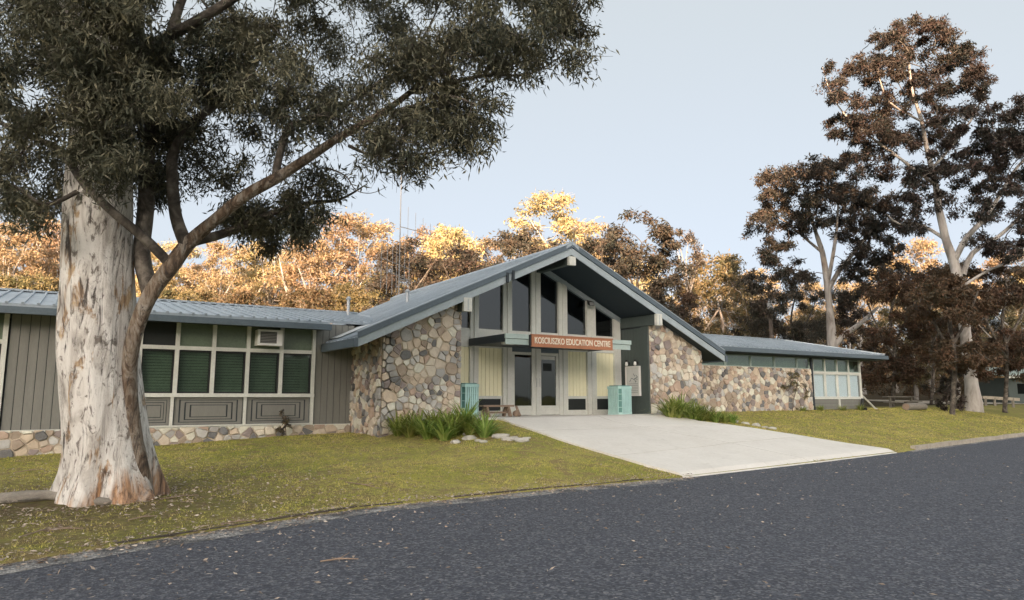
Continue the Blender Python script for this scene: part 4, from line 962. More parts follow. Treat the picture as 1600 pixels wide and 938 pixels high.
# rocks along the beds
def rock_mesh(seed):
    rnd = random.Random(seed); bm = bmesh.new(); bmesh.ops.create_icosphere(bm, subdivisions=2, radius=1)
    for v in bm.verts:
        n = mnoise.noise(v.co * 1.1 + Vector((seed * 7.1, 0, 0))); v.co *= 1 + 0.35 * n
        v.co.z *= 0.5; v.co.z = max(-0.2, min(v.co.z, 0.34))
    me = bpy.data.meshes.new('rock'); bm.to_mesh(me); bm.free(); me.materials.append(MAT['rock']); return me
RM = [rock_mesh(i) for i in range(5)]
def rocks():
    rnd = random.Random(4)
    spots = [(712, 692, .24, 0), (735, 686, .26, 0), (728, 680, .18, 0), (756, 692, .20, 0), (781, 684, .30, 0), (790, 688, .18, 0), (803, 688, .24, 0), (815, 690, .30, 0), (747, 690, .17, 0), (822, 686, .15, 0),
             (1165, 663, .25, 1), (1182, 666, .30, 1), (1207, 671, .30, 1), (1196, 669, .22, 1), (1148, 660, .2, 1)]
    for i, (x, y, s, k) in enumerate(spots):
        p = on_ground(x, y); o = put('rock', RM[i % 5], None, None, p + Vector((0, 0, 0.05 * s)))
        o.scale = (s * rnd.uniform(.5, .75), s * rnd.uniform(.38, 0.52), s * rnd.uniform(.6, .9)); o.rotation_euler = (rnd.uniform(-.1, .1), rnd.uniform(-.1, .1), rnd.uniform(-.5, .5))
        if k == 0: tag(o, 'pale flat edging rock in front of the strappy plants by the stone pier', 'rock', 'rocks edging the left bed')
        else: tag(o, 'pale flat edging rock where the right bed meets the concrete apron', 'rock', 'rocks edging the right bed')
rocks()

# strappy clumps
def strap_mesh(seed, n=60, ln=0.62, wd=0.05, spread=0.9):
    rng = np.random.default_rng(seed); V = []; F = []
    for i in range(n):
        a = rng.uniform(0, 2 * math.pi); tilt = rng.uniform(0.1, spread); L = ln * rng.uniform(.65, 1.1); w = wd * rng.uniform(.7, 1.2)
        p = Vector((math.cos(a) * rng.uniform(0, .12), math.sin(a) * rng.uniform(0, .12), 0)); k = len(V); seg = 4
        for s in range(seg + 1):
            t = s / seg; ww = w * (1 - t ** 2.2) * 0.5 + 0.002
            d = Vector((math.cos(a) * math.sin(tilt), math.sin(a) * math.sin(tilt), math.cos(tilt)))
            sdv = Vector((-math.sin(a), math.cos(a), 0))
            V += [tuple(p - sdv * ww), tuple(p + sdv * ww)]
            p = p + d * (L / seg); tilt += rng.uniform(0.15, 0.42)
        for s in range(seg): F.append((k + 2 * s, k + 2 * s + 1, k + 2 * s + 3, k + 2 * s + 2))
    me = bpy.data.meshes.new('strap_leaves'); me.from_pydata(V, [], F); me.update(); me.materials.append(MAT['strap_leaves']); return me
SMH = [strap_mesh(i, 70, 0.80) for i in range(4)]
def plants():
    rnd = random.Random(6)
    L = [(622, 682), (640, 684), (655, 679), (668, 686), (684, 680), (694, 688), (708, 682), (722, 677), (735, 682), (748, 676), (758, 683), (640, 674), (676, 674), (700, 672), (728, 670)]
    for i, (x, y) in enumerate(L):
        p = on_ground(x, y); o = put('strappy_plant', SMH[i % 4], None, None, p - Vector((0, 0, .02))); s = rnd.uniform(.8, 1.15); o.scale = (s, s, s * rnd.uniform(.9, 1.1)); o.rotation_euler.z = rnd.uniform(0, 6)
        tag(o, 'green strappy leaved clump in the bed before the left stone pier', 'plant', 'strappy plants in the left bed')
    Rr = [(1048, 654), (1058, 655), (1070, 655), (1082, 657), (1094, 658), (1106, 658), (1118, 660), (1065, 650), (1085, 651), (1132, 661), (1145, 661)]
    for i, (x, y) in enumerate(Rr):
        p = on_ground(x, y); o = put('strappy_plant', SMH[(i + 1) % 4], None, None, p - Vector((0, 0, .02))); s = rnd.uniform(1.15, 1.45) * (1 - .55 * min(1, (x - 1048) / 100)); o.scale = (s, s, s); o.rotation_euler.z = rnd.uniform(0, 6)
        tag(o, 'green strappy leaved clump in the bed at the foot of the right stone wall', 'plant', 'strappy plants in the right bed')
    tm = strap_mesh(11, 60, 0.42, 0.025, 1.1)
    for i, x in enumerate((1255, 1282, 1317, 1344)):
        p = on_y(x, 640, YR - 0.35); p.z = ground_z(p.x, p.y) - .01; o = put('grass_tussock', tm, None, None, p); o.scale = (1, 1, 0.8 + 0.1 * i); o.rotation_euler.z = i
        tag(o, 'low grass tussock at the foot of the right wing window', 'plant', 'tussocks below the right window')
plants()

# ------------------------------------------------------------------ trees
def grow(skel, clumps, rng, limb_mb, twig_n=5, seg_n=5, r_tip=0.008, k_r=0.5, rmax=0.09):
    """Attach clumps (centre, radius) to the skeleton with curved boughs; returns nothing, fills limb_mb."""
    nodes = [(Vector(p), r) for p, r in skel]
    rem = list(clumps)
    P = np.array([n[0] for n in nodes]); RR = [n[1] for n in nodes]
    rem.sort(key=lambda c: float(np.min(np.linalg.norm(P - np.array(c[0]), axis=1))))
    for c, rad in rem:
        d = np.linalg.norm(P - np.array(c), axis=1); i = int(np.argmin(d)); a = Vector(P[i]); c = Vector(c); L = d[i]
        r0 = min(RR[i] * 0.75, rmax, 0.012 * k_r + 0.022 * L * k_r); r0 = max(r0, r_tip * 1.6)
        m = max(3, int(L / 0.45) + 2); m = min(m, 8)
        off = Vector(rng.normal(size=3)) * L * 0.10; off.z += 0.06 * L
        pts = []; rs = []
        for s in range(m + 1):
            t = s / m; p = a.lerp(c, t) + off * math.sin(math.pi * t) + Vector(rng.normal(size=3)) * 0.03 * L * (0 < s < m) * 0.6
            pts.append(p); rs.append(r0 + (r_tip - r0) * t)
        limb_mb.tube(pts, rs, seg_n, False)
        P = np.vstack([P] + [np.array(p)[None] for p in pts[1:]]); RR += rs[1:]
        for k in range(twig_n):
            e = Vector(rng.normal(size=3)) * 0.7; e = c + e * (min(1.0, .95 / max(e.length, 1e-6)) * rad)
            s0 = pts[-2].lerp(c, rng.uniform(0.2, 1)); mid = s0.lerp(e, .5) + Vector(rng.normal(size=3)) * rad * .12
            limb_mb.tube([s0, mid, e], [r_tip * .9, r_tip * .6, r_tip * .35], 3, False)
def clump_leaves(clumps, n_per, ln, wd, rng, droop=1.0, flat=0.7, shell=0.5):
    C = []; D = []
    for c, rad in clumps:
        n = int(n_per * rng.uniform(.7, 1.3)); q = rng.normal(size=(n, 3)); q /= np.linalg.norm(q, axis=1, keepdims=True)
        rr = rng.uniform(0, 1, size=(n, 1)) ** shell * rad; p = np.array(c) + q * rr * np.array([1, 1, flat])
        # gather in sprays
        ns = max(3, n // 14); sp = np.array(c) + rng.normal(size=(ns, 3)) * rad * 0.55 * np.array([1, 1, flat]); ix = rng.integers(0, ns, n)
        p = p * 0.45 + sp[ix] * 0.55 + rng.normal(size=(n, 3)) * rad * .10
        d = rng.normal(size=(n, 3)); d[:, 2] -= droop * 1.3
        C.append(p); D.append(d)
    C = np.concatenate(C); D = np.concatenate(D); n = len(C)
    return leaf_arrays(C, D, ln * rng.uniform(.6, 1.25, n), wd * rng.uniform(.7, 1.3, n), rng)

def resample(pts, k=4):
    """Catmull-Rom through (Vector, r)."""
    out = []
    for i in range(len(pts) - 1):
        p0 = pts[max(i - 1, 0)]; p1 = pts[i]; p2 = pts[i + 1]; p3 = pts[min(i + 2, len(pts) - 1)]
        for s in range(k):
            t = s / k; t2 = t * t; t3 = t2 * t
            q = 0.5 * ((2 * p1[0]) + (p2[0] - p0[0]) * t + (2 * p0[0] - 5 * p1[0] + 4 * p2[0] - p3[0]) * t2 + (3 * p1[0] - p0[0] - 3 * p2[0] + p3[0]) * t3)
            out.append((q, p1[1] + (p2[1] - p1[1]) * t))
    out.append(pts[-1]); return out

def in_poly(x, y, P):
    c = False; j = len(P) - 1
    for i in range(len(P)):
        if (P[i][1] > y) != (P[j][1] > y) and x < (P[j][0] - P[i][0]) * (y - P[i][1]) / (P[j][1] - P[i][1]) + P[i][0]: c = not c
        j = i
    return c

def build_big_gum():
    rng = np.random.default_rng(21)
    base = on_ground(170, 777); D0 = (base - CAM).dot(FW)
    def px(x, y, dd=0.0): return at_depth(x, y, D0 + dd)
    g = base.copy()
    t = thing('gum_tree', base, 'huge old gum tree with mottled white trunk on the lawn before the left wing', 'tree')
    # trunk with root flare
    tr = [(px(170, 800), .68), (px(170, 770), .64), (px(171, 735), .59), (px(168, 690), .57), (px(162, 630), .545), (px(156, 560), .535), (px(153, 480), .50), (px(152, 400), .47), (px(154, 330), .45), (px(158, 250), .43), (px(165, 170), .40)]
    up = [(px(165, 170), .36), (px(176, 90), .33), (px(190, 0), .30), (px(205, -120), .25), (px(230, -260), .20), (px(260, -420), .13), (px(280, -560), .06)]
    lf = [(px(158, 190), .30), (px(130, 110, -.1), .25), (px(108, 40, -.2), .22), (px(85, -60, -.3), .18), (px(50, -200, -.4), .12), (px(20, -320, -.4), .06)]
    mb = MB()
    pts = resample(tr, 5); n = 44; k0 = 0
    for i, (p, r) in enumerate(pts):
        hh = max(0, (p.z - base.z))
        for j in range(n):
            a = 2 * math.pi * j / n
            fl = 1 + max(0, 0.9 - hh) ** 1.5 * 0.26 * (0.5 + 0.5 * math.sin(5 * a + 0.6)) + max(0, 0.9 - hh) * 0.12 * math.sin(9 * a + 2)
            q = Vector((math.cos(a) * 1.6, math.sin(a) * 1.6, p.z * 0.55))
            lump = 1 + 0.075 * mnoise.noise(q * 1.3 + Vector((3, 1, 0))) + 0.05 * mnoise.noise(Vector((q.x * 3.2, q.y * 3.2, q.z * 1.2))) + 0.022 * mnoise.noise(Vector((q.x * 7, q.y * 7, q.z * 2.5)))
            mb.v.append(Vector((p.x + math.cos(a) * r * fl * lump, p.y + math.sin(a) * r * fl * lump, p.z)))
        if i:
            for j in range(n):
                a_ = (i - 1) * n + j; b_ = (i - 1) * n + (j + 1) % n; mb.f.append((a_, b_, b_ + n, a_ + n))
    # knots and hollows on the trunk
    part('trunk', mb, 'bark', t, True)
    for nm, path, m in (('upper_stem', up, 'bark'), ('upper_stem', lf, 'bark')):
        q = resample(path, 4); part(nm, MB().tube([p for p, r in q], [r for p, r in q], 18, True, 0.22), m, t, True)
    limbs = [
        # fused second stem climbing the right side, then the great right limb
        [(px(222, 790, -.05), .20), (px(220, 745, -.1), .17), (px(212, 690, -.15), .155), (px(203, 620, -.18), .15), (px(203, 560, -.2), .155), (px(216, 505, -.18), .17), (px(238, 455, -.15), .19), (px(268, 415, -.1), .185), (px(292, 383), .17), (px(335, 345, -.1), .14), (px(385, 305, -.2), .125), (px(430, 280, -.3), .12), (px(480, 248, -.4), .105), (px(530, 215, -.5), .09), (px(590, 180, -.5), .075), (px(640, 145, -.4), .06), (px(690, 95, -.3), .045), (px(730, 40, -.2), .03), (px(760, -20), .015)],
        [(px(292, 385), .13), (px(276, 340, .1), .12), (px(270, 280, .2), .11), (px(272, 235, .3), .10), (px(305, 190, .4), .085), (px(350, 150, .5), .07), (px(384, 105, .6), .06), (px(385, 50, .6), .05), (px(352, 5, .6), .04), (px(330, -60, .6), .03), (px(310, -140, .7), .015)],
        [(px(268, 415, -.05), .10), (px(225, 372, -.35), .085), (px(175, 330, -.62), .08), (px(130, 285, -.65), .075), (px(95, 235, -.6), .065), (px(50, 215, -.5), .05), (px(-10, 185, -.4), .04), (px(-90, 120, -.4), .02)],
        [(px(235, 460, .1), .16), (px(222, 400, .25), .17), (px(228, 330, .4), .16), (px(230, 250, .5), .14), (px(245, 150, .6), .12), (px(270, 40, .7), .10), (px(320, -100, .9), .06), (px(350, -240, 1.0), .03)],
        [(px(300, 378, .1), .10), (px(350, 365, .5), .09), (px(420, 335, .8), .07), (px(480, 318, 1.0), .05), (px(530, 312, 1.0), .03), (px(570, 290, 1.0), .012)],
        [(px(430, 280, -.2), .08), (px(436, 245, 0), .075), (px(452, 200, .1), .07), (px(478, 190, .15), .05), (px(520, 180, .2), .045), (px(560, 150, .2), .04), (px(610, 115, .3), .03), (px(660, 60, .3), .02), (px(690, 0, .3), .012)],
        [(px(545, 228, -.4), .035), (px(580, 242, -.5), .03), (px(630, 243, -.6), .025), (px(680, 238, -.6), .02), (px(720, 225, -.6), .012)],
        [(px(640, 145, -.4), .045), (px(700, 130, -.5), .04), (px(760, 118, -.6), .032), (px(815, 118, -.6), .022), (px(845, 108, -.6), .015), (px(890, 80, -.6), .008)],
        [(px(590, 180, -.5), .04), (px(650, 165, -.8), .035), (px(700, 150, -1.0), .028), (px(745, 165, -1.1), .015)],
        [(px(510, 262, -.1), .018), (px(540, 275, -.2), .014), (px(556, 297, -.2), .010), (px(580, 302, -.2), .007), (px(605, 292, -.2), .004)],
        [(px(120, 300, -.5), .05), (px(70, 320, -.8), .04), (px(20, 290, -1.0), .03), (px(-50, 270, -1.2), .015)],
        [(px(165, 150), .14), (px(230, 80, -.4), .11), (px(330, 20, -.9), .09), (px(440, -50, -1.2), .07), (px(560, -110, -1.3), .05), (px(700, -150, -1.2), .02)],
    ]
    skel = []
    lm = MB(); bigm = MB(); stem = MB()
    for i, L in enumerate(limbs):
        q = [(p, r * (.74 if i else max(.62, 1 - .045 * k_))) for k_, (p, r) in enumerate(resample(L, 4))]; (stem if i == 0 else bigm if i in (1, 3) else lm).tube([p for p, r in q], [r for p, r in q], 14 if i < 5 else 8, False, 0.22 if i < 5 else 0.1, i)
        skel += [(p, r) for p, r in q if i > 0 or p.z > base.z + 3.0]
    skel += [(p, r * .6) for p, r in resample(up, 3)] + [(p, r * .6) for p, r in resample(lf, 3)]
    part('limb', bigm, 'limb', t, True); part('second_stem', stem, 'stem_bark', t, True)
    # crown regions, (polygon in photograph pixels, clump count, depth range, leaves per clump)
    regs = [
        ([(-120, -160), (860, -160), (880, 0), (800, 60), (640, 70), (480, 110), (420, 190), (300, 160), (220, 170), (120, 220), (-120, 240)], 170, (-2.0, 2.2), 230),
        ([(0, 180), (120, 150), (110, 330), (60, 350), (0, 330), (-80, 300)], 30, (-1.3, 1.0), 150),
        ([(120, 110), (215, 110), (205, 250), (165, 290), (120, 240)], 24, (-1.7, -0.8), 190),
        ([(40, -60), (230, -60), (225, 110), (120, 130), (50, 100)], 26, (-1.9, -0.7), 190),
        ([(230, 60), (430, 30), (470, 130), (300, 165), (225, 150)], 30, (-1.2, 1.4), 190),
        ([(200, 150), (300, 160), (290, 230), (245, 330), (205, 300)], 22, (0.3, 1.5), 200),
        ([(280, 170), (450, 130), (470, 230), (400, 280), (310, 300)], 26, (-0.2, 1.8), 120),
        ([(330, 320), (420, 300), (500, 320), (505, 350), (420, 390), (372, 380)], 20, (0.5, 1.6), 210),
        ([(470, 260), (530, 280), (530, 330), (480, 320)], 6, (.6, 1.3), 130),
        ([(460, 120), (620, 80), (640, 140), (560, 190), (480, 230)], 24, (-1.2, 1.0), 120),
        ([(560, 200), (680, 150), (765, 165), (770, 205), (740, 245), (600, 250)], 36, (-1.4, .2), 115),
        ([(620, 70), (880, 0), (930, 70), (925, 105), (880, 122), (770, 115), (650, 130)], 42, (-1.3, .6), 170),
        ([(690, 130), (770, 130), (760, 175), (700, 190)], 6, (-1.2, 0), 140),
        ([(520, 245), (660, 250), (650, 275), (600, 262)], 6, (-1.0, 0), 55),
        ([(840, -120), (930, -60), (940, -5), (880, 0)], 7, (-1.3, .4), 90),
        ([(-250, -450), (700, -450), (860, -160), (-120, -160), (-300, 200)], 90, (-2.5, 3.0), 200),
    ]
    cl = []; per = []
    for P, n, (d0, d1), lv in regs:
        xs = [p[0] for p in P]; ys = [p[1] for p in P]; k = 0; tries = 0; mine = []
        while k < n and tries < 9000:
            tries += 1; x = rng.uniform(min(xs), max(xs)); y = rng.uniform(min(ys), max(ys))
            if not in_poly(x, y, P): continue
            best = px(x, y, rng.uniform(d0, d1))
            if any((best - c[0]).length < 0.22 for c in mine): continue
            mine.append((best, rng.uniform(.26, .50))); k += 1
        cl += mine; per.append((mine, lv))
    # the half of the crown towards the photographer's back and to the left, out of frame
    for k in range(70):
        a = rng.uniform(0, 2 * math.pi); rr = rng.uniform(1.5, 5.5); p = base + Vector((math.cos(a) * rr - 1.5, math.sin(a) * rr * .8 + .8, rng.uniform(8.5, 14.0) - rr * .35)); cl.append((p, .5)); per.append(([(p, .55)], 150))
    grow(skel, cl, rng, lm, 10, 5, 0.006, 0.6, 0.05)
    tag(part('branches', lm, 'limb', t, True), kind='stuff')
    VV = []; FF = []; off = 0
    for mine, lv in per:
        V, F = clump_leaves(mine, lv * 1.65, 0.128, 0.0235, rng, 0.8, 0.85, 0.6); VV.append(V); FF.append(F + off); off += len(V)
    V = np.concatenate(VV); F = np.concatenate(FF); V = V - np.array(base)
    put('crown', np_mesh('crown', V, F), 'gum_leaves', t, base)
    # bark and roots shed at the foot
    b = on_ground(60, 783); 
    f = thing('fallen_branch', b, 'grey fallen branch lying across the grass at the foot of the huge gum', 'branch')
    q = [on_ground(x, y) + Vector((0, 0, r * .8)) for x, y, r in ((-15, 787, .07), (40, 784, .08), (85, 781, .06), (128, 787, .07), (160, 789, .05), (190, 786, .02))]
    part('log', MB().tube([p for p, r in resample([(p, 0) for p in q], 4)], list(np.interp(np.linspace(0, 1, 21), np.linspace(0, 1, 6), [.075, .085, .07, .065, .05, .02])), 9, True, 0.3), 'grey_wood', f, True)
    part('snag', MB().tube([on_ground(60, 785) + Vector((0, 0, .05)), on_ground(25, 795) + Vector((0, 0, .1))], [.025, .01], 6), 'grey_wood', f)
    for i, (x0, y0, x1, y1) in enumerate(((30, 842, 95, 826), (70, 832, 130, 828), (250, 782, 310, 775), (200, 815, 245, 808), (540, 755, 600, 766), (345, 822, 400, 815), (500, 880, 560, 876), (20, 740, 70, 735))):
        p0 = on_ground(x0, y0); p1 = on_ground(x1, y1); m = p0.lerp(p1, .5) + Vector((0, 0, .03)); 
        s = thing('stick', p0, 'thin brown fallen stick lying on the ground near the huge gum', 'stick', 'fallen sticks')
        part('shaft', MB().tube([p0 + Vector((0, 0, .015)), m, p1 + Vector((0, 0, .015))], [.008, .010, .005], 6), 'old_wood', s)
        part('side_twig', MB().tube([m, m + (p1 - p0) * .2 + Vector((.05, .08, .03))], [.006, .003], 5), 'old_wood', s)
build_big_gum()

def build_gum_px(name, label, D, trunk, limbs, clumps, leafmat, nper, ln, wd, seed, group=None, bark='pale_bark', flat=.7, jit=1.6, foot=None):
    """A tree traced at distance D: trunk / limbs [(px,py,radius_m)], clumps [(px,py,rx_px,ry_px,count)]"""
    rng = np.random.default_rng(seed)
    px = lambda x, y, dd=0.0: at_depth(x, y, D + dd)
    b = foot or px(trunk[0][0], trunk[0][1]); b = Vector((b.x, b.y, ground_z(b.x, b.y) - 0.05))
    t = thing(name, b, label, 'tree', group)
    tr = [(px(x, y), r) for x, y, r in trunk]
    if tr[0][0].z > b.z + 0.3: tr = [(b, trunk[0][2] * 1.35)] + tr
    else: tr[0] = (b, trunk[0][2])
    q = [(p, r * .66) for p, r in resample(tr, 4)]; mb = MB().tube([p for p, r in q], [r for p, r in q], 14, True, 0.25, seed); skel = list(q)
    lm = mb
    for L in limbs:
        pp = [(px(x, y, rng.normal() * 0.4 * (i > 0)), r * .72) for i, (x, y, r) in enumerate(L)]; q = resample(pp, 3); lm.tube([p for p, r in q], [r for p, r in q], 8, False, 0.15, seed); skel += q
    cl = []
    for x, y, rx, ry, n in clumps:
        for i in range(int(n * (1.7 if trunk[0][2] > .5 else 1))):
            a = rng.uniform(0, 2 * math.pi); r = rng.uniform(0, 1.25) ** .5
            p = px(x + math.cos(a) * r * rx, y + math.sin(a) * r * ry, rng.normal() * jit); cl.append((p, rng.uniform(.30, .66) * D / 40 * (1 if trunk[0][2] > .1 else .35)))
    hs = max(s[0].z for s in skel) - b.z; skel = [s for s in skel if s[0].z > b.z + min(2.2, .3 * hs)]
    br = MB(); grow(skel, cl, rng, br, 3, 4, 0.02, 1.1, 0.14)
    k = len(mb.v); 
    part('trunk', mb, bark, t, True)
    tag(part('branches', br, 'limb', t, True), kind='stuff')
    V, F = clump_leaves(cl, nper, ln, wd, rng, .5, flat, .5)
    put('crown', np_mesh('crown', V - np.array(b), F), leafmat, t, b)
    return t

def build_right_trees():
    base = on_ground(1521, 643); D = (base - CAM).dot(FW)
    build_gum_px('gum_tree', 'tallest gum tree with white forked trunk standing beyond the right wing on the grass', D,
        [(1521, 642, .80), (1520, 620, .62), (1516, 580, .52), (1508, 520, .46), (1500, 460, .42), (1490, 410, .40), (1478, 375, .34), (1468, 330, .30), (1462, 290, .26), (1450, 240, .20), (1440, 190, .15), (1425, 140, .11), (1420, 95, .07)],
        [[(1490, 410, .26), (1510, 372, .22), (1535, 345, .19), (1558, 312, .16), (1580, 275, .13), (1600, 250, .10), (1640, 215, .06)],
         [(1505, 430, .24), (1520, 395, .20), (1560, 370, .15), (1600, 335, .12), (1650, 300, .06)],
         [(1478, 375, .16), (1440, 352, .12), (1405, 350, .08), (1385, 335, .05)],
         [(1462, 290, .14), (1420, 258, .12), (1375, 225, .10), (1330, 190, .07), (1300, 150, .05), (1285, 105, .02)],
         [(1455, 265, .13), (1490, 225, .10), (1525, 175, .08), (1540, 130, .05)],
         [(1440, 190, .09), (1390, 160, .07), (1370, 110, .04)], [(1500, 450, .14), (1550, 420, .10), (1600, 405, .06)]],
        [(1440, 50, 45, 20, 16), (1395, 75, 32, 25, 12), (1355, 110, 34, 25, 12), (1325, 155, 26, 28, 9), (1312, 200, 20, 16, 6), (1505, 100, 38, 20, 12), (1525, 125, 22, 18, 6), (1450, 130, 38, 26, 10), (1400, 150, 36, 30, 8), (1420, 205, 50, 28, 14),
         (1375, 215, 36, 22, 8), (1345, 240, 24, 16, 5), (1480, 185, 36, 28, 12), (1470, 240, 48, 28, 13), (1525, 205, 26, 20, 5), (1500, 275, 40, 16, 7), (1420, 275, 36, 16, 7), (1560, 225, 36, 16, 11), (1600, 195, 40, 22, 14), (1545, 255, 26, 10, 6), (1640, 160, 40, 30, 12), (1590, 170, 20, 16, 5),
         (1600, 285, 40, 16, 8), (1560, 335, 36, 16, 5), (1600, 350, 30, 30, 6), (1520, 330, 30, 20, 4), (1440, 320, 26, 14, 4), (1580, 390, 30, 16, 6), (1540, 300, 20, 16, 4), (1360, 170, 34, 30, 8), (1420, 110, 36, 20, 9), (1475, 80, 34, 20, 9), (1535, 170, 22, 30, 7), (1380, 260, 30, 18, 6), (1570, 285, 30, 18, 7), (1300, 120, 12, 20, 3), (1450, 300, 40, 20, 7), (1340, 200, 24, 22, 6), (1610, 240, 30, 30, 10), (1430, 345, 30, 16, 5), (1545, 375, 30, 18, 5)],
        'dark_leaves', 165, 0.24, 0.068, 5)
    D2 = 54
    build_gum_px('gum_tree', 'broad gum tree with branching white trunk and rusty top behind the right wing roof', D2,
        [(1302, 600, .70), (1300, 540, .55), (1297, 490, .42), (1292, 440, .36), (1285, 395, .30), (1272, 355, .20), (1262, 320, .13)],
        [[(1300, 545, .34), (1318, 525, .30), (1345, 505, .22), (1372, 480, .12)], [(1294, 455, .26), (1310, 425, .24), (1330, 400, .20), (1352, 372, .15), (1370, 350, .08)], [(1294, 440, .22), (1303, 390, .18), (1308, 350, .13), (1310, 310, .08)], [(1285, 395, .18), (1255, 370, .13), (1225, 345, .09), (1195, 330, .05)]],
        [(1220, 285, 34, 18, 12), (1280, 265, 34, 16, 12), (1310, 272, 34, 20, 12), (1250, 300, 34, 20, 9), (1345, 305, 38, 24, 14), (1300, 320, 46, 26, 14), (1200, 325, 28, 22, 9), (1185, 350, 18, 16, 5), (1235, 345, 36, 22, 9), (1380, 345, 34, 26, 13), (1340, 365, 34, 22, 9), (1200, 385, 32, 12, 6), (1225, 410, 28, 12, 6), (1370, 385, 34, 22, 9), (1275, 350, 26, 20, 5), (1400, 320, 16, 20, 5), (1180, 440, 26, 14, 6), (1240, 430, 30, 16, 7), (1345, 425, 36, 18, 9), (1390, 420, 26, 18, 7), (1200, 475, 30, 16, 7), (1335, 465, 30, 14, 6)],
        'dark_leaves', 165, 0.31, 0.088, 9)
    # bushy russet understorey trees round the tall gum
    for i, (x, y0, top, D3, wd, lab) in enumerate(((1395, 622, 415, 47, 62, 'dense russet brown tree close beside the end of the right wing'), (1455, 628, 395, 58, 60, 'wide russet brown tree left of the tallest gum trunk'),
                                   (1570, 628, 405, 43, 62, 'wide russet brown tree right of the tallest gum trunk'), (1240, 600, 430, 66, 58, 'dark bushy tree behind the ridge of the right wing roof'), (1640, 630, 400, 50, 60, 'dark russet tree standing close before the low shed'), (1488, 632, 425, 36.6, 50, 'russet tree whose leaves hang before the middle of the tallest gum trunk'))):
        H = 622 - top
        cl = []; rr = random.Random(40 + i)
        for k in range(15):
            yy = top + 22 + rr.random() * (H * 0.72); ww = wd * (0.55 + 0.5 * math.sin(math.pi * min(1, (yy - top) / (H * .9))))
            cl.append((x + rr.uniform(-1, 1) * ww, yy, 26, 15, 6))
        build_gum_px('bushy_tree', lab, D3, [(x, y0 + 8, .20), (x + 4, 560, .16), (x - 4, 500, .13), (x + 3, 460, .10), (x, 430, .06)],
            [[(x + 2, 560, .13), (x - 25, 510, .09), (x - 40, 470, .05)], [(x, 540, .13), (x + 25, 495, .09), (x + 40, 455, .05)]], cl, 'russet_leaves' if i != 3 else 'dark_leaves', 250, 0.22, 0.075, 60 + i, 'russet trees round the tallest gum', 'limb')
build_right_trees()

def build_shrubs():
    # leafy dark shrub at the foot of the tallest gum, sapling by the left wing, climber on the right wall
    p = on_ground(1478, 642); D = (p - CAM).dot(FW)
    build_gum_px('shrub', 'dark twiggy shrub at the foot of the tallest gum tree', D, [(1478, 644, .06), (1480, 625, .04), (1484, 600, .03), (1486, 585, .02)], [[(1479, 630, .03), (1462, 612, .02), (1450, 600, .012)], [(1480, 632, .03), (1498, 615, .02), (1504, 600, .012)]],
        [(1484, 590, 26, 24, 16), (1470, 612, 26, 14, 10), (1500, 615, 16, 16, 6), (1480, 632, 24, 8, 7)], 'dark_leaves', 60, .22, .06, 81, None, 'pole', .8, .4)['category'] = 'shrub'
    q = on_ground(447, 682); D = (q - CAM).dot(FW)
    build_gum_px('sapling', 'thin dark sapling in front of the left wing windows', D, [(447, 684, .02), (446, 665, .016), (444, 648, .010), (442, 636, .005)], [[(446, 665, .01), (456, 655, .006)]],
        [(443, 648, 7, 9, 5), (448, 660, 8, 6, 4), (440, 672, 7, 5, 3)], 'bush_leaves', 26, .09, .022, 82, None, 'pole', .8, .1)['category'] = 'sapling'
    q = on_y(1243, 648, YR - 0.30); D = (q - CAM).dot(FW)
    build_gum_px('shrub', 'sparse climbing shrub against the right wing stone wall', D, [(1238, 645, .03), (1240, 625, .025), (1245, 605, .02), (1246, 588, .012)], [[(1240, 620, .015), (1228, 605, .01)], [(1242, 615, .015), (1254, 600, .01)]],
        [(1246, 592, 14, 12, 8), (1232, 606, 12, 10, 5), (1255, 610, 9, 12, 4)], 'bush_leaves', 26, .13, .035, 83, None, 'pole', .8, .08)['category'] = 'shrub'
build_shrubs()

